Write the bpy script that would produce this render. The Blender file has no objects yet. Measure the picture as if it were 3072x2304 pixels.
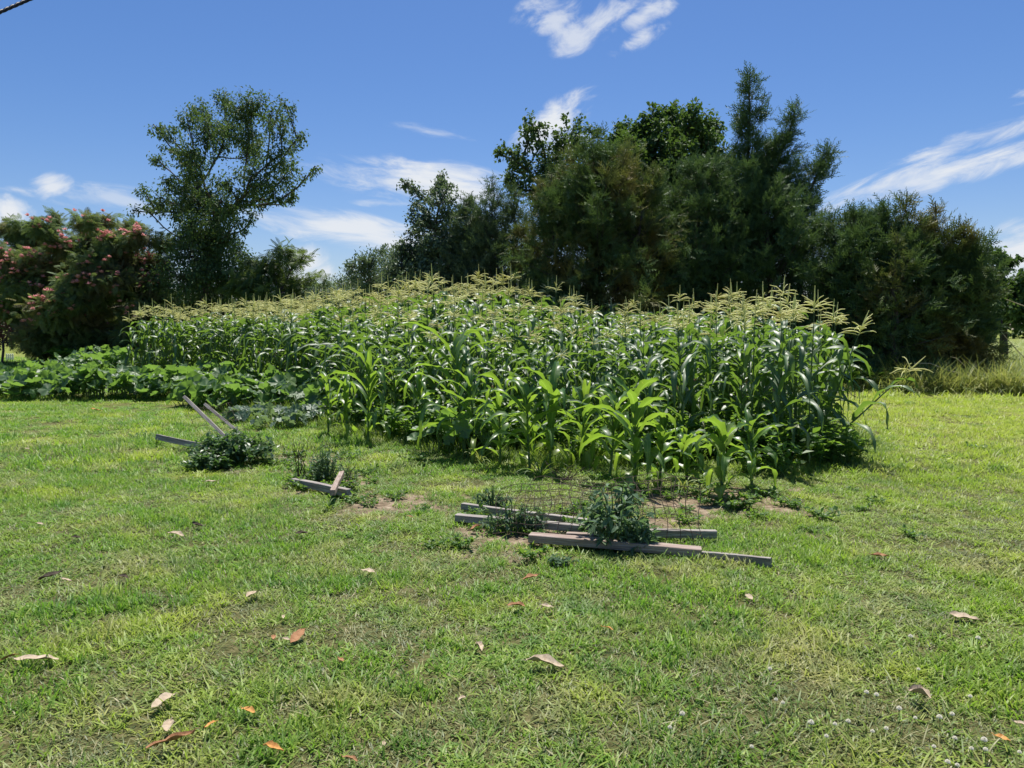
import bpy, math, random
import numpy as np
from mathutils import Vector, Matrix

# ------------------------------------------------------------------ camera
F = 2235.0; W0, H0 = 3072, 2304; CAM_H = 1.6; HORIZ = 985.0
PITCH = math.atan((H0/2-HORIZ)/F)
sc = bpy.context.scene
root_col = sc.collection
cd = bpy.data.cameras.new("camera"); cam = bpy.data.objects.new("camera", cd); root_col.objects.link(cam)
cam.location = (0, 0, CAM_H); cam.rotation_euler = (math.radians(90)-PITCH, 0, 0)
cd.sensor_width = 36; cd.lens = 36*F/W0; cd.clip_start = .05; cd.clip_end = 3000
sc.camera = cam
CP, SP = math.cos(PITCH), math.sin(PITCH)
def ray(px, py):
    u = (px-W0/2)/F; v = (H0/2-py)/F
    return np.array([u, CP+v*SP, -SP+v*CP])
def at(px, py, Y):                       # point of a sight line at depth Y
    r = ray(px, py); return np.array([0, 0, CAM_H])+r*(Y/r[1])
def gnd(px, py, z=0.0):                  # where a sight line meets the ground
    r = ray(px, py); return np.array([0, 0, CAM_H])+r*((z-CAM_H)/r[2])

# ------------------------------------------------------------------ light
SUN_EL, SUN_AZ = math.radians(69), math.radians(7)     # azimuth from +Y towards +X
EXPO = 0.55
sc.view_settings.view_transform = 'Standard'; sc.view_settings.look = 'None'
sc.view_settings.exposure = EXPO; sc.view_settings.gamma = 1
sl = bpy.data.lights.new("sun", 'SUN'); sl.energy = 5.0; sl.angle = math.radians(.53); sl.color = (1, .955, .88)
so = bpy.data.objects.new("sun", sl); root_col.objects.link(so)
sdir = Vector((math.sin(SUN_AZ)*math.cos(SUN_EL), math.cos(SUN_AZ)*math.cos(SUN_EL), math.sin(SUN_EL)))
so.rotation_euler = (-sdir).to_track_quat('-Z', 'Y').to_euler(); so.location = (0, 0, 30)

w = bpy.data.worlds.new("World"); sc.world = w; w.use_nodes = True
nt = w.node_tree; nt.nodes.clear()
N = nt.nodes.new; L = nt.links.new
def math_(op, a, b=None, c=None, clamp=False, tree=None):
    t = tree or nt
    n = t.nodes.new('ShaderNodeMath'); n.operation = op; n.use_clamp = clamp
    for i, x in enumerate((a, b, c)):
        if x is None: continue
        if isinstance(x, (int, float)): n.inputs[i].default_value = x
        else: t.links.new(x, n.inputs[i])
    return n.outputs[0]
sky = N('ShaderNodeTexSky'); sky.sky_type = 'NISHITA'; sky.sun_disc = False
sky.sun_elevation = SUN_EL; sky.sun_rotation = SUN_AZ; sky.altitude = 100; sky.air_density = 1.0; sky.dust_density = .6; sky.ozone_density = 2.5
hs = N('ShaderNodeHueSaturation'); hs.inputs['Saturation'].default_value = 1.27; hs.inputs['Value'].default_value = 1.0
L(sky.outputs[0], hs.inputs['Color'])
tn = N('ShaderNodeVectorMath'); tn.operation = 'MULTIPLY'; tn.inputs[1].default_value = (.91, .885, 1.02); L(hs.outputs[0], tn.inputs[0])
tc = N('ShaderNodeTexCoord'); sp = N('ShaderNodeSeparateXYZ'); L(tc.outputs['Generated'], sp.inputs[0])
yy = math_('MAXIMUM', sp.outputs[1], .05)
cu = math_('DIVIDE', sp.outputs[0], yy); cv = math_('DIVIDE', sp.outputs[2], yy)
cxy = N('ShaderNodeCombineXYZ'); L(cu, cxy.inputs[0]); L(cv, cxy.inputs[1])
def skynoise(scale, rot, stretch, detail, dist=0.):
    mp = N('ShaderNodeMapping'); mp.vector_type = 'TEXTURE'; mp.inputs['Rotation'].default_value[2] = rot
    mp.inputs['Scale'].default_value = (stretch, 1, 1); L(cxy.outputs[0], mp.inputs[0])
    n = N('ShaderNodeTexNoise'); n.inputs['Scale'].default_value = scale; n.inputs['Detail'].default_value = detail
    n.inputs['Roughness'].default_value = .62; n.inputs['Distortion'].default_value = dist
    L(mp.outputs[0], n.inputs['Vector']); return n.outputs['Fac']
puff = skynoise(24, .4, 1.5, 10, .5); streak = skynoise(34, math.radians(18), 4.5, 10, .6); streak2 = skynoise(32, math.radians(-10), 4, 10, .6)
# x, y, half length, half width, angle, strength, noise amount, noise kind
CL = [(1670,48,125,50,8,.72,1.5,0),(1800,50,150,48,14,.75,1.5,0),(1940,38,135,38,30,.75,1.5,0),(1725,105,85,56,40,.75,1.4,0),(1640,30,90,40,0,.6,1.6,0),
      (1915,122,95,30,28,.8,1.6,0),(1655,372,170,62,33,1.0,.9,0),(1700,440,90,60,0,.85,1.0,0),
      (1330,555,270,75,-8,1.0,.8,2),(1190,550,300,55,-11,.85,1.0,2),(1040,690,360,56,-9,.95,.8,2),(1180,725,200,52,-6,.9,.8,2),(840,665,190,26,-12,.6,1.3,2),
      (905,790,105,72,0,1.0,.45,0),(870,835,130,46,0,.95,.6,0),(960,820,70,40,0,.9,.5,0),(158,565,76,48,5,.9,.75,0),(20,640,95,66,0,1.0,.7,0),(70,570,220,20,-3,.6,1.2,2),
      (340,595,260,40,-6,.5,1.2,2),(2800,480,390,46,24,.9,1.1,1),(2830,520,340,50,15,.95,1.0,1),(2640,560,170,26,12,.75,1.2,1),(3070,285,55,24,20,.7,1.2,1),
      (3060,770,150,105,0,1.0,.7,1),(1300,395,130,22,-8,.5,1.3,2),(1160,610,110,14,-2,.5,1.3,2),(2950,760,260,70,10,.6,1.0,1)]
acc = None
for (x, y, hl, hw, an, st, am, kd) in CL:
    r = ray(x, y); mp = N('ShaderNodeMapping'); mp.vector_type = 'TEXTURE'
    mp.inputs['Location'].default_value = (r[0]/r[1], r[2]/r[1], 0); mp.inputs['Rotation'].default_value[2] = math.radians(an)
    mp.inputs['Scale'].default_value = (hl/F, hw/F, 1); L(cxy.outputs[0], mp.inputs[0])
    ln = N('ShaderNodeVectorMath'); ln.operation = 'LENGTH'; L(mp.outputs[0], ln.inputs[0])
    e = math_('SUBTRACT', 1.0, ln.outputs['Value'])
    e = math_('MAXIMUM', e, -1.0)
    nz = math_('MULTIPLY', math_('SUBTRACT', (puff, streak, streak2)[kd], .5), am*(2.8 if kd == 0 else 4.0))
    s = math_('ADD', e, nz)
    mr = N('ShaderNodeMapRange'); mr.interpolation_type = 'SMOOTHSTEP'; mr.inputs['From Min'].default_value = -.15 if (kd or am > 1) else .02
    mr.inputs['From Max'].default_value = (.85 if am < 1 else 1.15)+(.15 if kd else 0); mr.inputs['To Max'].default_value = st; L(s, mr.inputs['Value'])
    f = math_('MULTIPLY', mr.outputs[0], math_('MULTIPLY', math_('ADD', e, .15), 4.0, clamp=True))
    acc = f if acc is None else math_('MAXIMUM', acc, f)
fwd = math_('GREATER_THAN', sp.outputs[1], .06)
acc = math_('MULTIPLY', acc, fwd, clamp=True)
mx = N('ShaderNodeMix'); mx.data_type = 'RGBA'; L(acc, mx.inputs[0]); L(tn.outputs[0], mx.inputs[6])
SKY_S = .078
cb = .86/SKY_S/(2**EXPO); mx.inputs[7].default_value = (cb*.93, cb*.97, cb*1.03, 1)
bg = N('ShaderNodeBackground'); bg.inputs['Strength'].default_value = SKY_S; L(mx.outputs[2], bg.inputs[0])
wo = N('ShaderNodeOutputWorld'); L(bg.outputs[0], wo.inputs[0])

# ------------------------------------------------------------------ helpers
rng = np.random.default_rng(7)
def U(a, b, n=None): return rng.uniform(a, b, n)
class Geo:
    def __init__(s): s.V=[]; s.Q=[]; s.T=[]; s.R=[]; s.Uc=[]; s.mq=[]; s.mt=[]; s.n=0
    def add(s, V, Q=None, T=None, r=0., u=None, m=0):
        V = np.asarray(V, float).reshape(-1, 3); k = len(V)
        s.V.append(V); s.R.append(np.full(k, r) if np.isscalar(r) else np.asarray(r, float)); s.Uc.append(np.zeros(k) if u is None else np.asarray(u, float))
        if Q is not None and len(Q): Q = np.asarray(Q).reshape(-1, 4); s.Q.append(Q+s.n); s.mq.append(np.full(len(Q), m))
        if T is not None and len(T): T = np.asarray(T).reshape(-1, 3); s.T.append(T+s.n); s.mt.append(np.full(len(T), m))
        s.n += k; return s
    def fin(s):
        c = lambda a, d, t: (np.concatenate(a) if a else np.zeros(d, t))
        return dict(V=c(s.V, (0,3), float), Q=c(s.Q, (0,4), int), T=c(s.T, (0,3), int), R=c(s.R, 0, float), U=c(s.Uc, 0, float), mq=c(s.mq, 0, int), mt=c(s.mt, 0, int))
    def inst(s, t, M, P, r=None, m=None):        # t = fin() dict, M (n,3,3), P (n,3)
        n = len(P)
        if n == 0: return s
        k = len(t['V']); V = np.einsum('nij,kj->nki', M, t['V'])+P[:, None, :]
        R = np.tile(t['R'], n) if r is None else (np.repeat(r, k)*.75+np.tile(t['R'], n)*.25)
        off = (np.arange(n)*k)[:, None, None]
        s.V.append(V.reshape(-1, 3)); s.R.append(R); s.Uc.append(np.tile(t['U'], n))
        if len(t['Q']): s.Q.append((t['Q'][None]+off).reshape(-1, 4)+s.n); s.mq.append(np.tile(t['mq'], n) if m is None else np.full(n*len(t['Q']), m))
        if len(t['T']): s.T.append((t['T'][None]+off).reshape(-1, 3)+s.n); s.mt.append(np.tile(t['mt'], n) if m is None else np.full(n*len(t['T']), m))
        s.n += n*k; return s
def mesh_from(name, d, mats, smooth=False, extra=None):
    me = bpy.data.meshes.new(name); nv, nq, ntr = len(d['V']), len(d['Q']), len(d['T'])
    me.vertices.add(nv); me.vertices.foreach_set('co', d['V'].astype(np.float32).ravel())
    me.loops.add(nq*4+ntr*3); me.polygons.add(nq+ntr)
    me.loops.foreach_set('vertex_index', np.concatenate([d['Q'].ravel(), d['T'].ravel()]).astype(np.int32))
    me.polygons.foreach_set('loop_start', np.concatenate([np.arange(nq)*4, nq*4+np.arange(ntr)*3]).astype(np.int32))
    mi = np.concatenate([d['mq'], d['mt']]).astype(np.int32)
    if len(mi): me.polygons.foreach_set('material_index', mi)
    me.update(calc_edges=True)
    me.polygons.foreach_set('use_smooth', np.full(nq+ntr, smooth))
    for nm, key in (('rnd', 'R'), ('across', 'U')):
        a = me.attributes.new(nm, 'FLOAT', 'POINT'); a.data.foreach_set('value', d[key].astype(np.float32))
    for nm, arr in (extra or {}).items():
        a = me.attributes.new(nm, 'FLOAT', 'POINT'); a.data.foreach_set('value', arr.astype(np.float32))
    for m in (mats if isinstance(mats, list) else [mats]): me.materials.append(m)
    me.validate(); return me
def obj(name, d, mats, parent=None, smooth=False, extra=None):
    if isinstance(d, Geo): d = d.fin()
    o = bpy.data.objects.new(name, d if isinstance(d, bpy.types.Mesh) else mesh_from(name, d, mats, smooth, extra))
    root_col.objects.link(o)
    if parent: o.parent = parent
    return o
def tag(o, label=None, cat=None, group=None, kind=None):
    for k, v in (('label', label), ('category', cat), ('group', group), ('kind', kind)):
        if v: o[k] = v
    return o
def thing(name, label, cat, loc=(0, 0, 0), group=None):
    o = bpy.data.objects.new(name, None); root_col.objects.link(o); o.location = tuple(loc); o.empty_display_size = .1
    return tag(o, label, cat, group)
def local(d, loc):                               # move world-space geometry under a thing standing at loc
    if isinstance(d, Geo): d = d.fin()
    d = dict(d); d['V'] = d['V']-np.asarray(loc, float); return d
def basis(D, roll=None):                         # columns: side, along D, normal
    D = D/np.linalg.norm(D, axis=1, keepdims=True); n = len(D)
    up = np.tile([0, 0, 1.], (n, 1)); par = np.abs(D[:, 2]) > .98; up[par] = [1, 0, 0]
    S = np.cross(D, up); S /= np.linalg.norm(S, axis=1, keepdims=True); Z = np.cross(S, D)
    if roll is not None:
        c, s = np.cos(roll)[:, None], np.sin(roll)[:, None]; S, Z = S*c+Z*s, Z*c-S*s
    return np.stack([S, D, Z], axis=2)
def rotz(a, sc_=None):
    a = np.asarray(a, float); M = np.zeros((len(a), 3, 3)); c, s = np.cos(a), np.sin(a)
    M[:, 0, 0] = c; M[:, 0, 1] = -s; M[:, 1, 0] = s; M[:, 1, 1] = c; M[:, 2, 2] = 1
    if sc_ is not None: M = M*np.asarray(sc_).reshape(-1, 1, 1)
    return M
def tube(g, P, R, n=5, r=0., m=0, cap=False):
    P = np.asarray(P, float); R = np.broadcast_to(np.asarray(R, float), len(P)); k = len(P)
    T = np.gradient(P, axis=0); T /= np.linalg.norm(T, axis=1, keepdims=True)+1e-9
    ref = np.array([0, 0, 1.]) if abs(T[0][2]) < .8 else np.array([1., 0, 0])
    V = []
    for i in range(k):
        s = np.cross(T[i], ref); s /= np.linalg.norm(s)+1e-9; b = np.cross(s, T[i])
        a = np.arange(n)*2*math.pi/n
        V.append(P[i]+R[i]*(np.cos(a)[:, None]*s+np.sin(a)[:, None]*b))
    Q = [[i*n+j, i*n+(j+1) % n, (i+1)*n+(j+1) % n, (i+1)*n+j] for i in range(k-1) for j in range(n)]
    T3 = []
    if cap:
        V.append(P[:1]); V.append(P[-1:]); T3 = [[k*n, (j+1) % n, j] for j in range(n)]+[[k*n+1, (k-1)*n+j, (k-1)*n+(j+1) % n] for j in range(n)]
    g.add(np.concatenate(V), Q, T3, r=r, m=m)
def edges_tubes(g, A, B, ra, rb, n=5, r=.5):     # many straight frusta at once
    D = B-A; M = basis(D+1e-9); a = np.arange(n)*2*math.pi/n
    ring = np.cos(a)[None, :, None]*M[:, None, :, 0]+np.sin(a)[None, :, None]*M[:, None, :, 2]
    V = np.concatenate([A[:, None]+ring*np.asarray(ra)[:, None, None], B[:, None]+ring*np.asarray(rb)[:, None, None]], axis=1)
    q = np.array([[j, (j+1) % n, n+(j+1) % n, n+j] for j in range(n)])
    g.add(V.reshape(-1, 3), (q[None]+(np.arange(len(A))*2*n)[:, None, None]).reshape(-1, 4), r=r)
# value noise
_T = np.random.default_rng(3).random((256, 256))
def vnoise(x, y):
    xi, yi = np.floor(x).astype(int), np.floor(y).astype(int); fx, fy = x-xi, y-yi
    fx = fx*fx*(3-2*fx); fy = fy*fy*(3-2*fy); g = lambda a, b: _T[a & 255, b & 255]
    return (g(xi, yi)*(1-fx)+g(xi+1, yi)*fx)*(1-fy)+(g(xi, yi+1)*(1-fx)+g(xi+1, yi+1)*fx)*fy
def fbm(x, y, o=4):
    s = 0; a = .5
    for i in range(o): s = s+a*vnoise(x*2**i+17*i, y*2**i+31*i); a *= .5
    return s/(1-.5**o)

# ------------------------------------------------------------------ materials
def newmat(name):
    m = bpy.data.materials.new(name); m.use_nodes = True; t = m.node_tree; t.nodes.clear(); return m, t
def rampn(t, fac, stops):
    r = t.nodes.new('ShaderNodeValToRGB'); e = r.color_ramp.elements
    while len(e) < len(stops): e.new(.5)
    for i, (p, c) in enumerate(stops): e[i].position = p; e[i].color = (*c, 1)
    t.links.new(fac, r.inputs[0]); return r.outputs[0]
def noisen(t, scale, detail=3, rough=.5, vec=None):
    n = t.nodes.new('ShaderNodeTexNoise'); n.inputs['Scale'].default_value = scale; n.inputs['Detail'].default_value = detail; n.inputs['Roughness'].default_value = rough
    if vec is None: g = t.nodes.new('ShaderNodeNewGeometry'); vec = g.outputs['Position']
    t.links.new(vec, n.inputs['Vector']); return n.outputs['Fac']
def attrn(t, name): a = t.nodes.new('ShaderNodeAttribute'); a.attribute_name = name; return a.outputs['Fac']
def mixn(t, f, a, b):
    m = t.nodes.new('ShaderNodeMix'); m.data_type = 'RGBA'
    for i, x in ((0, f), (6, a), (7, b)):
        if isinstance(x, (int, float)): m.inputs[i].default_value = x
        elif isinstance(x, tuple): m.inputs[i].default_value = (*x, 1)
        else: t.links.new(x, m.inputs[i])
    return m.outputs[2]
def leafmat(name, stops, trans=(.3, .45, .04), tf=.35, rough=.5, spec=.4, patch=None, patch_scale=.5, midrib=None, obj_rand=0., patch_stops=(.48, .6), trans_gain=1.6):
    m, t = newmat(name); r = attrn(t, 'rnd')
    if obj_rand:
        oi = t.nodes.new('ShaderNodeObjectInfo'); r = math_('ADD', math_('MULTIPLY', r, 1-obj_rand, tree=t), math_('MULTIPLY', oi.outputs['Random'], obj_rand, tree=t), tree=t)
    col = rampn(t, r, stops)
    if patch is not None:
        pn = noisen(t, patch_scale, 4, .6); mr = t.nodes.new('ShaderNodeMapRange'); mr.inputs['From Min'].default_value = patch_stops[0]; mr.inputs['From Max'].default_value = patch_stops[1]
        t.links.new(pn, mr.inputs[0]); col = mixn(t, mr.outputs[0], col, patch)
    if midrib is not None:
        a = attrn(t, 'across'); f = math_('LESS_THAN', math_('ABSOLUTE', a, tree=t), .09, tree=t)
        vein = math_('MULTIPLY', math_('SINE', math_('MULTIPLY', a, 26.0, tree=t), tree=t), .12, tree=t)
        hsv = t.nodes.new('ShaderNodeHueSaturation'); t.links.new(math_('ADD', 1.0, vein, tree=t), hsv.inputs['Value']); t.links.new(col, hsv.inputs['Color'])
        col = mixn(t, math_('MULTIPLY', f, .6, tree=t), hsv.outputs[0], midrib)
    b = t.nodes.new('ShaderNodeBsdfPrincipled'); t.links.new(col, b.inputs['Base Color'])
    b.inputs['Roughness'].default_value = rough; b.inputs['Specular IOR Level'].default_value = spec
    tr = t.nodes.new('ShaderNodeBsdfTranslucent')
    mul = t.nodes.new('ShaderNodeMix'); mul.data_type = 'RGBA'; mul.inputs[0].default_value = .5; mul.inputs[7].default_value = (*trans, 1); t.links.new(col, mul.inputs[6])
    gain = t.nodes.new('ShaderNodeVectorMath'); gain.operation = 'SCALE'; gain.inputs['Scale'].default_value = trans_gain; t.links.new(mul.outputs[2], gain.inputs[0]); t.links.new(gain.outputs[0], tr.inputs[0])
    ms = t.nodes.new('ShaderNodeMixShader'); ms.inputs[0].default_value = tf; t.links.new(b.outputs[0], ms.inputs[1]); t.links.new(tr.outputs[0], ms.inputs[2])
    o = t.nodes.new('ShaderNodeOutputMaterial'); t.links.new(ms.outputs[0], o.inputs[0]); return m
def solidmat(name, stops, scale=6, rough=.8, spec=.3, bump=0, stretch=None, bscale=40, detail=5):
    m, t = newmat(name); tc = t.nodes.new('ShaderNodeTexCoord'); mp = t.nodes.new('ShaderNodeMapping'); t.links.new(tc.outputs['Object'], mp.inputs[0])
    if stretch: mp.inputs['Scale'].default_value = stretch
    col = rampn(t, noisen(t, scale, detail, .6, mp.outputs[0]), stops)
    b = t.nodes.new('ShaderNodeBsdfPrincipled'); t.links.new(col, b.inputs['Base Color']); b.inputs['Roughness'].default_value = rough; b.inputs['Specular IOR Level'].default_value = spec
    if bump:
        bn = t.nodes.new('ShaderNodeBump'); bn.inputs['Strength'].default_value = bump; bn.inputs['Distance'].default_value = .01
        t.links.new(noisen(t, bscale, 4, .6, mp.outputs[0]), bn.inputs['Height']); t.links.new(bn.outputs[0], b.inputs['Normal'])
    o = t.nodes.new('ShaderNodeOutputMaterial'); t.links.new(b.outputs[0], o.inputs[0]); return m

M_corn = leafmat('corn_leaf', [(0, (.030, .075, .027)), (.5, (.050, .112, .037)), (.85, (.082, .152, .044)), (1, (.20, .20, .06))], trans=(.30, .50, .03), tf=.28, rough=.48, spec=.75, midrib=(.16, .22, .09), obj_rand=.25, patch=(.26, .24, .09), patch_scale=7, patch_stops=(.68, .76))
M_cornyoung = leafmat('young_corn_leaf', [(0, (.04, .095, .022)), (.6, (.06, .13, .03)), (1, (.16, .20, .04))], trans=(.36, .56, .03), tf=.34, rough=.38, spec=.5, midrib=(.2, .28, .1), obj_rand=.2, trans_gain=1.9, patch=(.34, .32, .08), patch_scale=9, patch_stops=(.66, .74))
M_stalk = solidmat('corn_stalk', [(.3, (.06, .12, .03)), (.7, (.12, .18, .06))], scale=8, rough=.5, stretch=(1, 1, .3))
M_tassel = leafmat('corn_tassel', [(0, (.54, .42, .20)), (.15, (.68, .66, .31)), (.7, (.80, .81, .42)), (1, (.62, .70, .30))], trans=(.85, .85, .35), tf=.4, rough=.7, spec=.2, obj_rand=.5, trans_gain=1.0)
M_ear = solidmat('corn_ear_husk', [(.3, (.12, .20, .05)), (.7, (.2, .27, .09))], scale=14, stretch=(3, 3, .4), rough=.6)
M_silk = solidmat('corn_silk', [(.3, (.25, .12, .07)), (.7, (.5, .36, .2))], scale=30, rough=.8)
M_squash = leafmat('squash_leaf', [(0, (.05, .105, .042)), (.55, (.09, .155, .07)), (.9, (.12, .20, .065)), (1, (.19, .24, .08))], trans=(.28, .50, .03), tf=.33, rough=.48, spec=.45, obj_rand=.15)
M_melon = leafmat('melon_leaf', [(0, (.07, .12, .075)), (1, (.15, .21, .14))], trans=(.3, .45, .1), tf=.25, rough=.5, spec=.5)
M_stem = solidmat('green_stem', [(.3, (.07, .13, .03)), (.7, (.13, .19, .06))], rough=.6)
GRASS = [(0, (.07, .15, .022)), (.35, (.15, .28, .035)), (.7, (.24, .36, .05)), (.9, (.36, .42, .10)), (1, (.55, .48, .26))]
def grassmat(name, stops, warm=(.44, .47, .085), dry=(.44, .38, .20), tf=.38, cool=(.09, .20, .045)):
    m, t = newmat(name); oi = t.nodes.new('ShaderNodeObjectInfo')
    r = math_('ADD', math_('MULTIPLY', attrn(t, 'rnd'), .75, tree=t), math_('MULTIPLY', oi.outputs['Random'], .25, tree=t), tree=t)
    col = rampn(t, r, stops); g = t.nodes.new('ShaderNodeNewGeometry')
    def mask(sc_, a, b, off):
        v = t.nodes.new('ShaderNodeVectorMath'); v.operation = 'ADD'; v.inputs[1].default_value = (off, off*2, 0); t.links.new(g.outputs['Position'], v.inputs[0])
        mr = t.nodes.new('ShaderNodeMapRange'); mr.interpolation_type = 'SMOOTHSTEP'; mr.inputs['From Min'].default_value = a; mr.inputs['From Max'].default_value = b
        t.links.new(noisen(t, sc_, 4, .6, v.outputs[0]), mr.inputs[0]); return mr.outputs[0]
    # the right side of the lawn is yellower (x to the right and further back)
    sx = t.nodes.new('ShaderNodeSeparateXYZ'); t.links.new(g.outputs['Position'], sx.inputs[0])
    right = math_('MULTIPLY', math_('SUBTRACT', sx.outputs[0], .8, tree=t), .16, tree=t, clamp=True)
    wm = math_('MAXIMUM', math_('MULTIPLY', mask(.9, .47, .68, 0), .7, tree=t), math_('MULTIPLY', right, .75, tree=t), tree=t)
    col = mixn(t, wm, col, warm); col = mixn(t, math_('MULTIPLY', mask(1.5, .48, .70, 31), .6, tree=t), col, dry)
    col = mixn(t, math_('MULTIPLY', mask(2.6, .52, .66, 77), .6, tree=t), col, cool)
    b = t.nodes.new('ShaderNodeBsdfPrincipled'); t.links.new(col, b.inputs['Base Color']); b.inputs['Roughness'].default_value = .5; b.inputs['Specular IOR Level'].default_value = .35
    tr = t.nodes.new('ShaderNodeBsdfTranslucent'); gn = t.nodes.new('ShaderNodeVectorMath'); gn.operation = 'MULTIPLY'; gn.inputs[1].default_value = (1.35, 1.6, .9)
    t.links.new(col, gn.inputs[0]); t.links.new(gn.outputs[0], tr.inputs[0])
    ms = t.nodes.new('ShaderNodeMixShader'); ms.inputs[0].default_value = tf; t.links.new(b.outputs[0], ms.inputs[1]); t.links.new(tr.outputs[0], ms.inputs[2])
    o = t.nodes.new('ShaderNodeOutputMaterial'); t.links.new(ms.outputs[0], o.inputs[0]); return m
M_grass = grassmat('lawn_grass', GRASS)
M_weed = leafmat('weed_leaf', [(0, (.035, .085, .018)), (.6, (.07, .15, .025)), (1, (.13, .21, .04))], trans=(.3, .5, .04), tf=.35, obj_rand=.3)
M_tallgrass = leafmat('tall_grass', [(0, (.05, .11, .02)), (.6, (.10, .18, .03)), (1, (.24, .25, .08))], trans=(.35, .5, .05), tf=.35, obj_rand=.3)
M_rough = leafmat('rough_grass', [(0, (.11, .19, .04)), (.55, (.24, .32, .07)), (1, (.50, .46, .20))], trans=(.5, .5, .1), tf=.3, obj_rand=.3, trans_gain=1.2)
M_wood = solidmat('weathered_wood', [(.25, (.085, .075, .065)), (.45, (.23, .205, .18)), (.7, (.46, .43, .39))], scale=7, stretch=(12, .5, 12), rough=.85, bump=.6, bscale=10, detail=8)
M_woodbrown = solidmat('reddish_weathered_wood', [(.25, (.15, .10, .07)), (.5, (.30, .23, .19)), (.75, (.48, .42, .37))], scale=7, stretch=(12, .5, 12), rough=.85, bump=.6, bscale=10, detail=8)
M_bark = solidmat('bark', [(.3, (.05, .042, .035)), (.7, (.13, .115, .095))], scale=5, stretch=(4, 4, .8), rough=.9, bump=.5, bscale=12)
M_wire = solidmat('rusty_wire', [(.3, (.035, .025, .02)), (.7, (.09, .06, .04))], rough=.7)
M_cable = solidmat('black_cable', [(.3, (.012, .012, .014)), (.7, (.03, .03, .035))], rough=.5)
M_tree = leafmat('hackberry_leaf', [(0, (.05, .095, .04)), (.6, (.09, .15, .06)), (1, (.16, .22, .09))], trans=(.2, .32, .03), tf=.22, rough=.6, spec=.22, trans_gain=1.2)
M_oak = leafmat('oak_leaf', [(0, (.045, .09, .03)), (.6, (.08, .145, .045)), (1, (.13, .20, .06))], trans=(.2, .34, .03), tf=.22, rough=.6, spec=.22, trans_gain=1.2)
M_mimosa = leafmat('mimosa_leaf', [(0, (.08, .135, .055)), (.6, (.13, .20, .08)), (1, (.20, .24, .10))], trans=(.3, .4, .07), tf=.28, rough=.65, spec=.2, patch=(.17, .15, .075), patch_scale=.6, trans_gain=1.2)
M_pink = leafmat('mimosa_flower', [(0, (.75, .30, .32)), (1, (.8, .48, .45))], trans=(.8, .4, .4), tf=.3, rough=.8, trans_gain=1.0)
M_feather = leafmat('pale_feathery_leaf', [(0, (.06, .11, .035)), (1, (.12, .18, .05))], trans=(.3, .4, .06), tf=.3, trans_gain=1.2)
M_olive = leafmat('grey_green_leaf', [(0, (.08, .135, .07)), (1, (.18, .24, .13))], trans=(.2, .28, .08), tf=.22, trans_gain=1.2)
def cedarmat(name, g0, g1, br, scale, stops): return leafmat(name, [(0, g0), (1, g1)], trans=(.16, .26, .04), tf=.22, rough=.6, spec=.25, patch=br, patch_scale=scale, patch_stops=stops, trans_gain=1.0)
M_cedar = cedarmat('dark_cedar', (.045, .095, .038), (.12, .20, .07), (.15, .13, .05), .55, (.64, .80))
M_cedarbrown = cedarmat('bronze_cedar', (.05, .10, .036), (.13, .20, .06), (.24, .19, .055), .5, (.465, .62))
M_cedargrey = cedarmat('grey_cedar', (.07, .115, .06), (.15, .21, .10), (.13, .10, .05), .7, (.60, .75))
M_fallen = [solidmat('fallen_leaf_'+n, s, scale=14, rough=.75, spec=.2, stretch=(1, 3, 1), bump=.5, bscale=40) for n, s in (
    ('tan', [(.3, (.34, .26, .17)), (.7, (.52, .43, .31))]), ('brown', [(.3, (.24, .11, .05)), (.7, (.40, .22, .11))]),
    ('orange', [(.3, (.45, .19, .05)), (.7, (.58, .32, .10))]), ('dark', [(.3, (.04, .03, .022)), (.7, (.10, .075, .05))]))]
M_clover = solidmat('clover_white', [(.3, (.70, .66, .50)), (.7, (.88, .85, .74))], scale=60, rough=.8)
M_white = solidmat('white_paint', [(.3, (.7, .7, .68)), (.7, (.8, .8, .78))], rough=.6)

# ------------------------------------------------------------------ ground
SOIL = [(1610,1640,330,55,-8),(1500,1590,150,40,0),(1260,1510,260,40,0),(900,1385,160,30,0),(960,1455,110,26,0),(1300,1750,90,26,0),(2150,1500,330,60,0),
        (1000,1430,140,30,0),(1850,1560,420,60,3),(1100,1495,110,30,0),(900,1830,0,0,0)]
soil_e = []
for (x, y, a, b, an) in SOIL:
    if a == 0: continue
    c = gnd(x, y); ex = a/F*c[1]; e2 = gnd(x, y-b); ey = abs(e2[1]-c[1])
    soil_e.append((c[0], c[1], ex, ey))
def soil_mask(x, y):
    n = fbm(x*3.1+5, y*3.1+9)-.5; n2 = fbm(x*11, y*11)-.5; s = np.full(np.shape(x), -1.)
    for (cx, cy, a, b) in soil_e: s = np.maximum(s, 1-np.sqrt(((x-cx)/a)**2+((y-cy)/b)**2))
    return np.clip((s+n*1.9+n2*1.6)*2.2-.25, 0, 1)
CORN = np.array([(4.15, 9.5), (5.0, 13.0), (4.6, 19.0), (-1.0, 23.0), (-11.3, 25.5), (-11.6, 22.0), (-7.6, 19.8), (-4.4, 16.3), (-2.7, 12.6), (-.9, 10.5), (1.2, 9.35), (2.9, 8.75)])
def inpoly(x, y, P):
    x = np.asarray(x); y = np.asarray(y); r = np.zeros(x.shape, bool); j = len(P)-1
    for i in range(len(P)):
        xi, yi = P[i]; xj, yj = P[j]
        c = ((yi > y) != (yj > y)) & (x < (xj-xi)*(y-yi)/(yj-yi+1e-12)+xi); r ^= c; j = i
    return r
gx = np.concatenate([-np.geomspace(600, 9.2, 26), np.arange(-9, 9.01, .06), np.geomspace(9.2, 600, 26)])
gy = np.concatenate([[-60, -20, -5, -1, 1], np.arange(2, 16, .06), np.geomspace(16.1, 1500, 60)])
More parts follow.
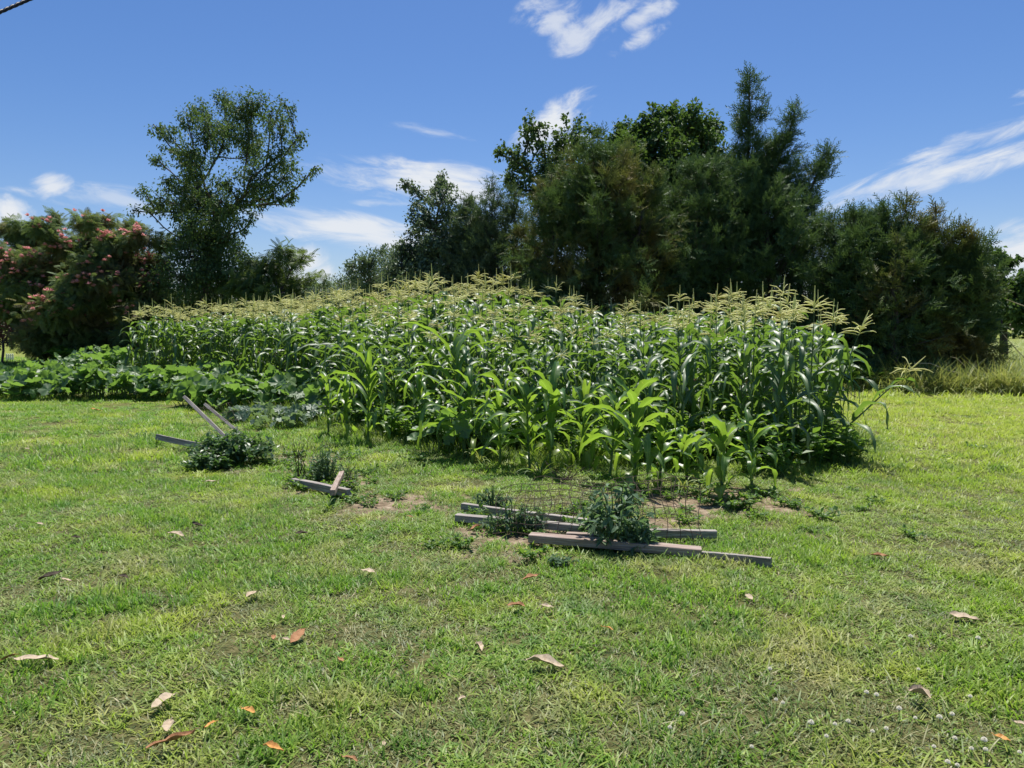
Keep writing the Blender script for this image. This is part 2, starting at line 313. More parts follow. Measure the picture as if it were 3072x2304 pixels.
GX, GY = np.meshgrid(gx, gy); nx, ny = len(gx), len(gy)
GZ = (fbm(GX*.8, GY*.8)-.5)*.05*np.exp(-np.maximum(GY-16, 0)*.1)
SM = soil_mask(GX, GY); GZ = GZ-.02+(fbm(GX*9, GY*9)-.5)*.03*SM
idx = np.arange(nx*ny).reshape(ny, nx)
Qg = np.stack([idx[:-1, :-1], idx[:-1, 1:], idx[1:, 1:], idx[1:, :-1]], -1).reshape(-1, 4)
gg = Geo().add(np.stack([GX, GY, GZ], -1).reshape(-1, 3), Qg)
garden = inpoly(GX, GY, CORN).astype(float)
M_ground, t = newmat('lawn_soil')
soilc = rampn(t, noisen(t, 14, 6, .7), [(.3, (.10, .075, .045)), (.5, (.22, .165, .11)), (.75, (.46, .38, .28))])
thatch = rampn(t, noisen(t, 30, 5, .7), [(.3, (.04, .045, .02)), (.5, (.10, .10, .035)), (.75, (.24, .20, .11))])
far = rampn(t, noisen(t, 1.2, 6, .7), [(.35, (.12, .17, .03)), (.65, (.24, .25, .06))])
gp = t.nodes.new('ShaderNodeNewGeometry'); sx = t.nodes.new('ShaderNodeSeparateXYZ'); t.links.new(gp.outputs['Position'], sx.inputs[0])
mrf = t.nodes.new('ShaderNodeMapRange'); mrf.inputs['From Min'].default_value = 14; mrf.inputs['From Max'].default_value = 26; t.links.new(sx.outputs[1], mrf.inputs[0])
col = mixn(t, mrf.outputs[0], thatch, far)
col = mixn(t, attrn(t, 'soil'), col, soilc)
b = t.nodes.new('ShaderNodeBsdfPrincipled'); b.inputs['Roughness'].default_value = .95; b.inputs['Specular IOR Level'].default_value = .1; t.links.new(col, b.inputs['Base Color'])
bn = t.nodes.new('ShaderNodeBump'); bn.inputs['Strength'].default_value = .8; bn.inputs['Distance'].default_value = .02; t.links.new(noisen(t, 45, 5, .7), bn.inputs['Height']); t.links.new(bn.outputs[0], b.inputs['Normal'])
o = t.nodes.new('ShaderNodeOutputMaterial'); t.links.new(b.outputs[0], o.inputs[0])
ground = obj('ground', gg, M_ground, smooth=True, extra={'soil': np.maximum(SM, garden*.75).ravel()})
tag(ground, 'lawn ground with bare reddish soil patches around the garden', kind='structure')
def gz(x, y): return (fbm(x*.8, y*.8)-.5)*.05*np.exp(-np.maximum(y-16, 0)*.1)-.02

# ------------------------------------------------------------------ scatter (geometry nodes, all data inside one mesh)
def scatter(name, variants, P, yaw, scl, mat, label, cat, tilt=.12):
    P = np.asarray(P); n = len(P); g = Geo(); var = []
    for k, v in enumerate(variants):
        v = v.fin() if isinstance(v, Geo) else v
        g.inst(v, np.eye(3)[None], np.zeros((1, 3))); var.append(np.full(len(v['V']), k))
    d = g.fin(); nv = len(d['V'])
    d['V'] = np.concatenate([d['V'], P]); var = np.concatenate(var+[np.full(n, -1)])
    d['R'] = np.concatenate([d['R'], np.zeros(n)]); d['U'] = np.concatenate([d['U'], np.zeros(n)])
    me = mesh_from(name, d, mat)
    a = me.attributes.new('var', 'INT', 'POINT'); a.data.foreach_set('value', var.astype(np.int32))
    a = me.attributes.new('idx', 'INT', 'POINT'); ii = np.zeros(nv+n, np.int32); ii[nv:] = rng.integers(0, len(variants), n); a.data.foreach_set('value', ii)
    rot = np.zeros((nv+n, 3), np.float32); rot[nv:, 0] = U(-tilt, tilt, n); rot[nv:, 1] = U(-tilt, tilt, n); rot[nv:, 2] = yaw
    a = me.attributes.new('rotv', 'FLOAT_VECTOR', 'POINT'); a.data.foreach_set('vector', rot.ravel())
    ss = np.ones((nv+n, 3), np.float32); ss[nv:] = np.asarray(scl).reshape(n, -1); a = me.attributes.new('sclv', 'FLOAT_VECTOR', 'POINT'); a.data.foreach_set('vector', ss.ravel())
    o = bpy.data.objects.new(name, me); root_col.objects.link(o)
    ng = bpy.data.node_groups.new(name, 'GeometryNodeTree')
    ng.interface.new_socket('Geometry', in_out='INPUT', socket_type='NodeSocketGeometry'); ng.interface.new_socket('Geometry', in_out='OUTPUT', socket_type='NodeSocketGeometry')
    A = ng.nodes.new; gi = A('NodeGroupInput'); go = A('NodeGroupOutput')
    def named(nm, ty): x = A('GeometryNodeInputNamedAttribute'); x.data_type = ty; x.inputs[0].default_value = nm; return x.outputs[0]
    va = named('var', 'INT')
    def sep(k):
        c = A('FunctionNodeCompare'); c.data_type = 'INT'; c.operation = 'EQUAL'; ng.links.new(va, c.inputs[2]); c.inputs[3].default_value = k
        s = A('GeometryNodeSeparateGeometry'); s.domain = 'POINT'; ng.links.new(gi.outputs[0], s.inputs[0]); ng.links.new(c.outputs[0], s.inputs[1]); return s.outputs[0]
    j = A('GeometryNodeJoinGeometry')
    for k in range(len(variants)):
        q = A('GeometryNodeGeometryToInstance'); ng.links.new(sep(k), q.inputs[0]); ng.links.new(q.outputs[0], j.inputs[0])
    ip = A('GeometryNodeInstanceOnPoints'); ng.links.new(sep(-1), ip.inputs['Points']); ng.links.new(j.outputs[0], ip.inputs['Instance'])
    ip.inputs['Pick Instance'].default_value = True; ng.links.new(named('idx', 'INT'), ip.inputs['Instance Index'])
    er = A('FunctionNodeEulerToRotation'); ng.links.new(named('rotv', 'FLOAT_VECTOR'), er.inputs[0]); ng.links.new(er.outputs[0], ip.inputs['Rotation'])
    ng.links.new(named('sclv', 'FLOAT_VECTOR'), ip.inputs['Scale']); ng.links.new(ip.outputs[0], go.inputs[0])
    md = o.modifiers.new('scatter', 'NODES'); md.node_group = ng
    return tag(o, label, cat, kind='stuff')

def blades(n, rad, hmin, hmax, wid, lean=(.25, 1.1), seg=3, curl=.6, centre=False):
    """n curved blades as one tuft, vectorised"""
    a = U(0, 2*math.pi, n); rr = rad*np.sqrt(U(0, 1, n))*(.25 if centre else 1); bx, by = rr*np.cos(a), rr*np.sin(a)
    az = a+U(-.5, .5, n) if centre else U(0, 2*math.pi, n); h = U(hmin, hmax, n); l0 = U(lean[0], lean[1], n)
    cur = U(.2, 1, n)*curl; R = U(0, 1, n); wd = wid*U(.7, 1.3, n)
    s = np.linspace(0, 1, seg+1); pos = np.zeros((n, seg+1, 3)); pos[:, 0] = np.stack([bx, by, np.full(n, -.005)], 1)
    for i in range(seg):
        th = l0+cur*(i+.5)/seg*1.6; d = np.stack([np.sin(th)*np.cos(az), np.sin(th)*np.sin(az), np.cos(th)], 1)
        pos[:, i+1] = pos[:, i]+d*(h/seg)[:, None]
    side = np.stack([-np.sin(az+U(-.6, .6, n)), np.cos(az), np.zeros(n)], 1); ww = np.array([.8, 1, .75, .12] if seg == 3 else list(np.interp(s, [0, .3, .7, 1], [.7, 1, .75, .08])))
    Lf = pos-side[:, None]*wd[:, None, None]*ww[None, :, None]/2; Rt = pos+side[:, None]*wd[:, None, None]*ww[None, :, None]/2
    V = np.stack([Lf, Rt], 2).reshape(n, -1, 3); k = V.shape[1]
    q = np.array([[2*i, 2*i+1, 2*i+3, 2*i+2] for i in range(seg)])
    g = Geo(); g.add(V.reshape(-1, 3), (q[None]+(np.arange(n)*k)[:, None, None]).reshape(-1, 4), r=np.repeat(R, k)); return g
def sector(y0, y1, dens, margin=1.15):
    area = (y1**2-y0**2)*.687*margin; n = int(area*dens); y = np.sqrt(U(y0**2, y1**2, n)); x = U(-1, 1, n)*y*.687*margin; return x, y

V_near = [blades(38, .075, .028, .07, .0055, lean=(.3, 1.35)) for _ in range(5)]+[blades(26, .08, .04, .10, .008, lean=(.4, 1.4)) for _ in range(3)]
x1, y1 = sector(2.2, 8.2, 230); x2, y2 = sector(8.2, 17, 75); x3, y3 = sector(17, 40, 13)
x = np.concatenate([x1, x2, x3]); y = np.concatenate([y1, y2, y3]); bs = np.concatenate([np.full(len(x1), 1.), np.full(len(x2), 1.55), np.full(len(x3), 3.0)])
keep = (U(0, 1, len(x)) > soil_mask(x, y)*.97) & ~inpoly(x, y, CORN)
THIN = [(gnd(a, b_), r_) for a, b_, r_ in ((150,2200,.55),(380,1990,.3),(2700,2230,.6),(2350,2150,.5),(1850,2200,.35),(230,1745,.45),(1300,1770,.5),(1130,1890,.35),(2850,1620,.7),(2960,1480,.9),(700,1830,.4),(2200,2010,.4),(1500,2150,.35))]
def thin_mask(x, y):
    m = np.zeros(np.shape(x)); nn = fbm(x*4+3, y*4+1)-.5
    for c_, r_ in THIN: m = np.maximum(m, np.clip(1.1-np.sqrt((x-c_[0])**2/3+(y-c_[1])**2)/r_+nn*1.6, 0, 1))
    return m
keep &= U(0, 1, len(x)) > thin_mask(x, y)*.6
lush = fbm(x*1.3+40, y*1.3+11); thin = fbm(x*2.3, y*2.3+50)
keep &= U(0, 1, len(x)) < np.clip((lush-.22)*5+.35, .25, 1)
x, y, bs, lush = x[keep], y[keep], bs[keep], lush[keep]
sc3 = bs*U(.75, 1.25, len(x)); hz = sc3*np.clip(.6+(lush-.35)*2.0, .5, 1.25)
scatter('lawn_grass', V_near, np.stack([x, y, gz(x, y)], 1), U(0, 6.28, len(x)), np.stack([sc3, sc3, hz], 1), M_grass, 'short mown lawn grass in green and yellow patches', 'grass')
V_thatch = [blades(46, .10, .02, .05, .0042, lean=(.95, 1.5), curl=.25) for _ in range(4)]
xt, yt = sector(2.2, 10.5, 150); kt = U(0, 1, len(xt)) > soil_mask(xt, yt)*.9; xt, yt = xt[kt], yt[kt]
M_thatch = leafmat('thatch', [(0, (.05, .085, .025)), (.45, (.13, .17, .045)), (.75, (.25, .25, .09)), (1, (.42, .36, .20))], trans=(.3, .35, .1), tf=.25, obj_rand=.35, trans_gain=1.1)
scatter('lawn_thatch', V_thatch, np.stack([xt, yt, gz(xt, yt)+.002], 1), U(0, 6.28, len(xt)), U(.8, 1.3, len(xt)), M_thatch, 'short dry matted grass showing where the lawn is thin', 'grass')
# longer unmown grass around the front of the garden
V_tall = [blades(34, .10, .10, .26, .007, lean=(.1, .8), curl=.9, seg=4) for _ in range(5)]
x, y = sector(7.6, 15, 120); 
fr = np.interp(x, [-6, -3.5, -2.2, -.6, .5, 2, 3.4, 4.6, 6], [14.3, 12.6, 10.6, 9.3, 8.5, 8.4, 8.6, 9.4, 11])
k = (y > fr-.2+U(-.5, .5, len(x))) & (y < fr+2.2) & (x < 5.2) & (x > -6) & (U(0, 1, len(x)) < .25+fbm(x*1.6, y*1.6)*1.1)
k &= U(0, 1, len(x)) > soil_mask(x, y)*.8
x, y = x[k], y[k]; s = U(.6, 1.25, len(x))*np.clip((y-fr[k]+.6)*.9, .5, 1.15)
scatter('unmown_grass', V_tall, np.stack([x, y, gz(x, y)], 1), U(0, 6.28, len(x)), s.reshape(-1, 1)*np.ones((1, 3)), M_tallgrass, 'longer unmown grass fringing the front of the corn plot', 'grass')
# broad leaved weeds in and before the corn
def weed(n, h, r, lw, ll):
    g = Geo(); lf = Geo().add([[0, 0, 0], [-lw, .5, .08], [0, 1, -.05], [lw, .5, .08]], T=[[0, 2, 1], [0, 3, 2]]).fin()
    for i in range(n):
        a = U(0, 6.28); b = np.array([U(-r, r)*.3, U(-r, r)*.3, 0]); tip = np.array([r*math.cos(a)*U(.3, 1), r*math.sin(a)*U(.3, 1), h*U(.5, 1)])
        pts = np.array([b, b*.4+tip*.5+[0, 0, h*.12], tip]); tube(g, pts, [.004, .003, .002], 3, r=.3)
        m = 9; tt = U(.25, 1, m); Pp = b+(tip-b)*tt[:, None]+np.array([0, 0, h*.1])*(np.sin(tt*3.1)[:, None]); D = np.stack([U(-1, 1, m), U(-1, 1, m), U(-.3, .6, m)], 1)
        g.inst(lf, basis(D, U(-.5, .5, m))*(ll*U(.6, 1.2, m))[:, None, None], Pp, r=U(0, 1, m))
    return g
V_weed = [weed(9, .42, .26, .3, .1) for _ in range(4)]
x, y = sector(8, 15, 16); k = (inpoly(x, y+.7, CORN)) & (x > -4.5) & (x < 4.2); x, y = x[k], y[k]
scatter('garden_weeds', V_weed, np.stack([x, y, gz(x, y)], 1), U(0, 6.28, len(x)), U(.6, 1.4, len(x)), M_weed, 'leafy green weeds growing between the corn stalks', 'weeds')
V_creep = [weed(8, .07, .14, .34, .035) for _ in range(3)]
x, y = sector(5, 12, 22); k = (U(0, 1, len(x)) < soil_mask(x, y)*.9+.012) & ~inpoly(x, y, CORN); x, y = x[k], y[k]
scatter('creeping_weeds', V_creep, np.stack([x, y, gz(x, y)], 1), U(0, 6.28, len(x)), U(.6, 1.5, len(x)), M_weed, 'low creeping weeds on the bare soil patches', 'weeds')
# coarse bunch grass in the lower right of the lawn
V_bunch = [blades(26, .16, .07, .19, .008, lean=(.5, 1.45), curl=.5, seg=4) for _ in range(4)]
bp = []
for (px, py, n, sx_, sy_) in ((2080,2010,9,.3,.2),(2150,2150,12,.35,.2),(2420,1960,10,.3,.2),(2600,1850,8,.25,.2),(1850,2040,6,.15,.12),(2500,2080,10,.3,.15),(2700,2210,10,.4,.15),(2300,2240,10,.3,.12),(2950,2180,9,.2,.2),(1900,2250,5,.2,.1),(560,2060,6,.3,.2),(880,2060,6,.3,.2),(2850,1900,6,.3,.3),(1480,2200,5,.3,.1)):
    c = gnd(px, py); bp += [(c[0]+rng.normal(0, sx_), c[1]+rng.normal(0, sy_)) for _ in range(n)]
bp = np.array(bp)
scatter('bunch_grass', V_bunch, np.stack([bp[:, 0], bp[:, 1], gz(bp[:, 0], bp[:, 1])], 1), U(0, 6.28, len(bp)), U(.5, .95, len(bp)), grassmat('bunch_grass', [(0, (.06, .12, .03)), (.5, (.13, .2, .05)), (.75, (.3, .3, .13)), (1, (.55, .5, .34))]), 'coarse wide bladed bunch grass with bleached blades in the near lawn', 'grass')
# rough pale grass along the right fence line and in the field beyond
V_rough = [blades(60, .35, .35, .95, .016, lean=(.1, .8), curl=1.2, seg=5) for _ in range(4)]
n = 1500; x = U(7.0, 17, n); y = U(17.7, 22.5, n); k = (y > 17.9+.28*np.clip(12-x, 0, 9)) & ((x > 9.6+rng.normal(0, .5, n)) | (U(0, 1, n) < .3)); x, y = x[k], y[k]
s = U(.55, 1.35, len(x))*np.clip((x-5)*.2, .35, 1)
scatter('rough_grass', V_rough, np.stack([x, y, gz(x, y)], 1), U(0, 6.28, len(x)), s, M_rough, 'tall rough pale grass along the fence line at right', 'grass')
n = 2600; y = U(23, 75, n); x = U(.35, .75, n)*y; 
scatter('field_grass', V_rough, np.stack([x, y, gz(x, y)], 1), U(0, 6.28, n), U(.7, 1.2, n)[:, None]*np.array([[1.9, 1.9, .8]]), M_rough, 'sunlit hay field beyond the fence post', 'grass')

# ------------------------------------------------------------------ corn
def corn_leaf(g, z0, az, Ln, Wd, e0, bend, drift=.0, nseg=11, r=.5, tw=0., base=(0, 0), fold=.28, kink=None):
    s = np.linspace(0, 1, nseg+1); p = np.array([base[0], base[1], z0]); P = [p.copy()]; D = []
    for i in range(nseg):
        t = (i+.5)/nseg; e = e0-bend*t**1.35
        if kink and t > kink: e -= 1.1*min(1, (t-kink)*5)
        e = max(e, -1.45); a = az+drift*t
        d = np.array([math.cos(e)*math.cos(a), math.cos(e)*math.sin(a), math.sin(e)]); D.append(d); p = p+d*Ln/nseg; P.append(p.copy())
    D.append(D[-1]); P = np.array(P); D = np.array(D)
    wp = Wd*np.interp(s, [0, .08, .3, .6, .85, 1], [.45, .7, 1, .85, .42, .02])
    ph = U(0, 6.28); V = []; Uc = []
    for i in range(nseg+1):
        a = az+drift*s[i]; sd = np.array([-math.sin(a), math.cos(a), 0]); nm = np.cross(sd, D[i]); nm = -nm if nm[2] < 0 and False else nm
        th = tw*s[i]; sd, nm = sd*math.cos(th)+nm*math.sin(th), nm*math.cos(th)-sd*math.sin(th)
        wav = .16*Wd*math.sin(s[i]*19+ph); wav2 = .16*Wd*math.sin(s[i]*23+ph*1.7)
        f = fold*wp[i]*(1-.5*s[i])
        for c, zz in ((-1, f+wav), (-.5, f*.35), (0, 0), (.5, f*.35), (1, f+wav2)):
            V.append(P[i]+sd*c*wp[i]/2-nm*(-1)*zz*(1 if nm[2] >= 0 else -1)); Uc.append(c)
    Q = [[i*5+j, i*5+j+1, i*5+j+6, i*5+j+5] for i in range(nseg) for j in range(4)]
    g.add(V, Q, r=r, u=Uc)
def corn_variant(H, young=False, nleaf=11, tassel=True, ear=True, wid=.090, lf=.78, sway=.05, stalk_r=.012, ldir=None):
    st, lv, ts, er, sk = Geo(), Geo(), Geo(), Geo(), Geo()
    top = H-.42 if tassel else H*.74
    z = np.linspace(0, top, 9); sw = U(-sway, sway, 2); ld = np.array([0, 0, 1.]) if ldir is None else np.array(ldir)/np.linalg.norm(ldir)
    ax = lambda q: np.array([sw[0]*(q/H)**2, sw[1]*(q/H)**2, 0])+ld*q+(0 if ldir is None else np.array([0, 0, .10])*(q/H)**2)
    tube(st, [ax(q) for q in z], np.linspace(stalk_r*1.25, stalk_r*.55, 9), 6, r=.5)
    a0 = U(0, 6.28)
    for i in range(nleaf):
        t = (i+.6)/nleaf; q = top*(.10+.88*t) if tassel else top*(.08+.92*t)
        az = a0+(i % 2)*math.pi+(U(-.5, .5) if tassel else U(-1.0, 1.0)); Ln = lf*(.62+.75*math.sin(math.pi*min(.95, t*.85+.1)))*U(.85, 1.15)*(.72 if (tassel and t > .85) else 1)
        if tassel: e0 = U(.75, 1.2); bend = U(1.5, 2.9)
        else: e0 = .85+.5*t+U(-.15, .15); bend = (2.6-1.0*t)*U(.7, 1.25)
        r = U(0, .85)
        if t < .18: r = U(.8, 1.0); bend += .6
        corn_leaf(lv, ax(q)[2], az, Ln, wid*U(.8, 1.15), e0, bend, U(-.6, .6), r=r, tw=U(-.9, .9), base=ax(q)[:2], kink=U(.35, .8) if U(0, 1) < .5 else None)
    if tassel:
        b = ax(top); tip = b+ld*.50+np.array([U(-.03, .03), U(-.03, .03), 0]); pk = b+(tip-b)*.33
        tube(st, [b, pk], [.005, .004], 5, r=.6)
        tube(ts, [pk+(tip-pk)*q for q in (0, .3, .5, .75, 1)], [.005, .0075, .0085, .007, .003], 5, r=U(.5, 1))
        for i in range(int(U(7, 19))):
            q = U(0, .34); p0 = pk+(tip-pk)*q; a = U(0, 6.28); e = U(.15, 1.1); Lb = U(.15, .27); pts = [p0]; nn = 5
            for k_ in range(nn):
                ee = e-1.0*(k_/nn)*U(.5, 1.2); pts.append(pts[-1]+np.array([math.cos(ee)*math.cos(a), math.cos(ee)*math.sin(a), math.sin(ee)])*Lb/nn)
            rr = .0064*np.array([.5, 1.15, .85, 1.2, .9, .5]); tube(ts, pts, rr, 4, r=U(0, .7))
    if ear:
        q = top*U(.42, .52); a = a0+U(-.4, .4); d = np.array([math.cos(a)*.38, math.sin(a)*.38, .92]); p0 = ax(q)
        tube(er, [p0+d*v for v in (0, .05, .12, .18, .23)], [.012, .024, .026, .019, .007], 7)
        e = p0+d*.225
        for i in range(9): tube(sk, [e, e+d*.03+U(-.02, .02, 3), e+d*.02+np.array([U(-.04, .04), U(-.04, .04), -U(.0, .05)])], [.003, .0025, .0015], 3)
    return dict(stalk=st.fin(), leaves=lv.fin(), tassel=ts.fin() if tassel else None, ear=er.fin() if ear else None, silk=sk.fin() if ear else None, H=H)
MATS = dict(stalk=M_stalk, leaves=M_corn, tassel=M_tassel, ear=M_ear, silk=M_silk)
def plant_meshes(v, young=False):
    return {k: mesh_from(k, v[k], (M_cornyoung if (young and k == 'leaves') else MATS[k]), smooth=True) for k in ('stalk', 'leaves', 'tassel', 'ear', 'silk') if v[k] is not None}
def place_corn(ms, x, y, rz, s, label, group, lean=(0, 0)):
    t_ = thing('corn_plant', label, 'corn plant', (x, y, float(gz(np.array(x), np.array(y)))), group)
    t_.rotation_euler = (lean[0], lean[1], rz) if not (lean[0] or lean[1]) else (0, 0, 0)
    if lean[0] or lean[1]:
        t_.rotation_mode = 'QUATERNION'; ax = Vector((-lean[1], lean[0], 0)); 
        t_.rotation_quaternion = Matrix.Rotation(math.hypot(*lean), 4, ax.normalized()).to_quaternion() @ Matrix.Rotation(rz, 4, 'Z').to_quaternion()
    t_.scale = (s[0], s[0], s[1]) if isinstance(s, tuple) else (s, s, s)
    earo = None
    for k, me in ms.items():
        if k == 'silk': c = obj('silk', me, None, earo)
        else: c = obj({'leaves': 'foliage'}.get(k, k), me, None, t_)
        if k == 'ear': earo = c
    return t_
NV = 16; cv = [corn_variant(2.1, nleaf=int(U(10, 13)), ear=(i % 3 != 2)) for i in range(NV)]; cms = [plant_meshes(v) for v in cv]
def corn_height(x, y):
    p = W0/2+x/y*F
    return 1.62+np.clip(y-9.0, 0, 4)*.10+np.clip(y-13, 0, 10)*.055+(vnoise(x*.7, y*.7)-.5)*.40+.52*np.exp(-((p-1400)/260)**2)*np.clip((y-13)/4, 0, 1)+.30*np.exp(-((p-2330)/270)**2)-.16*np.exp(-((p-550)/350)**2)
pts = []
ang = math.radians(142); ca, sa = math.cos(ang), math.sin(ang)   # rows run to the back left
for i in np.arange(-30, 30, .78):
    for j in np.arange(-30, 30, .27):
        X = 0+ca*j-sa*i+rng.normal(0, .06); Y = 15+sa*j+ca*i+rng.normal(0, .06); pts.append((X, Y))
pts = np.array(pts); pts = pts[inpoly(pts[:, 0], pts[:, 1], CORN)]
pts = pts[U(0, 1, len(pts)) < .93]
# show rank: nearest to the front edge and to the camera first
def edge_dist(p):
    d = 9e9
    E = [CORN[i] for i in (4, 5, 6, 7, 8, 9, 10, 11, 0, 1)]
    for a, b in zip(E[:-1], E[1:]):
        t_ = np.clip(np.dot(p-a, b-a)/np.dot(b-a, b-a), 0, 1); d = min(d, np.linalg.norm(a+(b-a)*t_-p))
    return d
rank = np.array([p[1]*.55+edge_dist(p)*1.6 for p in pts]); order = np.argsort(rank)
print('corn plants', len(pts))
front, rest = pts[order[:270]], pts[order[270:]]
for i, (X, Y) in enumerate(front):
    h = float(corn_height(X, Y)); k_ = int(rng.integers(NV)); s = h/2.1*U(.84, 1.10)
    lean = (rng.normal(0, .05), rng.normal(0, .05)); ppx = W0/2+X/Y*F; ed = edge_dist(np.array([X, Y])) < .75
    zone = ('above the squash mound at left' if ppx < 650 else 'behind the leaning boards' if ppx < 1000 else 'behind the tallest young corn' if ppx < 1500 else 'behind the wire cage' if ppx < 2050 else 'near the right corner of the plot')
    tas = U(0, 1) < (1 if ppx < 950 else .9 if ppx > 2150 else .5)
    place_corn(cms[k_] if tas else {a_: b__ for a_, b__ in cms[k_].items() if a_ != 'tassel'}, X, Y, U(0, 6.28), s, ('outer edge' if ed else 'inner row')+(' tasselled' if tas else ' untasselled')+' corn plant '+zone, ('outer edge' if ed else 'inner row')+(' tasselled' if tas else ' untasselled')+' corn '+zone, lean)
g = Geo(); kk = rng.integers(NV, size=len(rest)); hh = corn_height(rest[:, 0], rest[:, 1])/2.1*U(.84, 1.10, len(rest))
for k_ in range(NV):
    s_ = kk == k_; P_ = rest[s_]; P3 = np.stack([P_[:, 0], P_[:, 1], gz(P_[:, 0], P_[:, 1])], 1); ya = U(0, 6.28, len(P_))
    pr_ = W0/2+P_[:, 0]/P_[:, 1]*F; tk = U(0, 1, len(P_)) < np.where((pr_ < 950) | (P_[:, 1] > 20.5), 1, .27)
    for mi, part in enumerate(('stalk', 'leaves')): g.inst(cv[k_][part], rotz(ya, hh[s_]), P3, m=mi)
    g.inst(cv[k_]['tassel'], rotz(ya[tk], hh[s_][tk]), P3[tk], m=2)
tag(obj('corn_rows', g, [M_stalk, M_corn, M_tassel], smooth=True), 'mass of tasselled corn filling the back of the plot', 'corn', kind='stuff')

# the younger, individually visible plants in front: base px, base py, top py, width factor, label
YG = [(1392,1362,965,1.0,'tallest yellow green young corn plant with a broad drooping top leaf'),
      (1425,1372,1075,.8,'young corn plant with glowing yellow leaves beside the tallest young plant'),
      (1192,1290,1055,.75,'slender young corn plant with upright leaves, left of the tallest young one'),
      (1105,1320,1030,.95,'dark leafy young corn plant at the left end of the front row'),
      (985,1300,1085,.7,'small arching young corn plant beside the squash leaves'),
      (1590,1405,1120,1.0,'broad young corn plant with many upright leaves in the middle of the front row'),
      (1650,1400,1085,1.0,'young corn plant with a yellow streaked stem in the middle of the front row'),
      (1745,1385,1120,.95,'young corn plant with pale lower leaves right of the middle pair'),
      (1905,1450,1130,1.1,'young corn plant on a brown leaning stem above the wire cage'),
      (2165,1490,1245,1.35,'short spreading corn plant with long arching leaves nearest the lawn'),
      (2255,1462,1230,.9,'corn plant with a bare brown lower stem right of the short spreading one'),
      (2060,1435,1290,1.0,'low corn plant with curved yellow green leaves behind the wire cage'),
      (1990,1400,1200,.9,'young corn plant between the wire cage and the dense rows'),
      (1500,1390,1150,.95,'young corn plant in the weeds between the tallest and the middle pair'),
      (1830,1420,1150,1.0,'young corn plant with dark leaves left of the leaning brown stem'),
      (1980,1455,1260,.9,'low young corn plant directly behind the cage middle'),
      (1040,1310,1110,.85,'young corn plant between the small arching and the dark leafy ones'),
      (1260,1320,1090,.9,'young corn plant standing in tall grass left of the squash'),
      (1310,1330,1190,.8,'small young corn plant in the weeds left of the tallest young plant')]
for (px, py, ty, wf, lab) in YG:
    b_ = gnd(px, py); Htop = at(px, ty, b_[1])[2]*1.04
    v = corn_variant(Htop, young=True, nleaf=13, tassel=False, ear=False, wid=.092*min(1.15, wf+.1), lf=.60*min(1.3, Htop/1.3)*min(1.2, wf+.1), sway=.08, stalk_r=.013)
    place_corn(plant_meshes(v, True), b_[0], b_[1], U(0, 6.28), 1.0, lab, 'untasselled young corn plants along the front', (rng.normal(0, .04), rng.normal(0, .04)))
# outer plants at the right corner, some blown over
RG = [(2420,1378,2.05,(.02,.0),'outermost upright tasselled corn plant at the right corner of the plot'),
      (2385,1365,2.0,(-.03,.0),'tasselled corn plant just inside the right corner of the plot'),
      (2450,1345,1.95,(.10,.02),'tasselled corn plant leaning slightly outwards at the right corner'),
      (2425,1370,1.85,(.40,.0),'wind leaned corn plant tilting right over the lawn with a small tassel'),
      (2415,1385,1.78,(.85,-.05),'corn plant blown almost over to the right, tassel above the lawn'),
      (2330,1400,1.9,(.0,.0),'tasselled corn plant with drooping leaves left of the right corner'),
      (2480,1300,1.9,(.05,.0),'tasselled corn plant on the right edge behind the leaning ones')]
for (px, py, h, ln, lab) in RG:
    b_ = gnd(px, py); k_ = int(rng.integers(NV)); 
    if abs(ln[0]) < .2: place_corn(cms[k_], b_[0], b_[1], U(0, 6.28), h/2.1, lab, 'tasselled corn plants at the right corner', ln)
    else: place_corn(plant_meshes(corn_variant(h, nleaf=9, ear=False, wid=.09, lf=.66, ldir=(math.sin(ln[0]), ln[1], math.cos(ln[0])))), b_[0], b_[1], 0., 1., lab, 'tasselled corn plants at the right corner')

# ------------------------------------------------------------------ squash
def big_leaf(lobes=5, cup=.18, nr=3, ns=25, jag=.05):
    a = np.linspace(0, 2*math.pi, ns, endpoint=False); rad = .5*(1+.13*np.cos(a*lobes)+jag*U(-1, 1, ns)); rad *= np.where(np.abs((a+math.pi) % (2*math.pi)-math.pi) < .22, .45, 1)
    V = [[0, 0, 0]]; Uc = [0.]; wv = U(0, 6.28)
    for k_ in range(1, nr+1):
        f = k_/nr
        for i in range(ns):
            r = rad[i]*f if k_ > 1 else .5*f; V.append([r*math.cos(a[i]), r*math.sin(a[i]), cup*f*f*.5+.045*f*math.sin(a[i]*lobes*1.0+wv)+.03*f*f*math.sin(a[i]*9+wv)]); Uc.append(f)
    T = [[0, 1+i, 1+(i+1) % ns] for i in range(ns)]; Q = []
    for k_ in range(nr-1):
        for i in range(ns): b0 = 1+k_*ns; Q.append([b0+i, b0+ns+i, b0+ns+(i+1) % ns, b0+(i+1) % ns])
    return Geo().add(V, Q, T, r=.5, u=Uc).fin()
BL = [big_leaf(cup=U(-.1, .4)) for _ in range(6)]
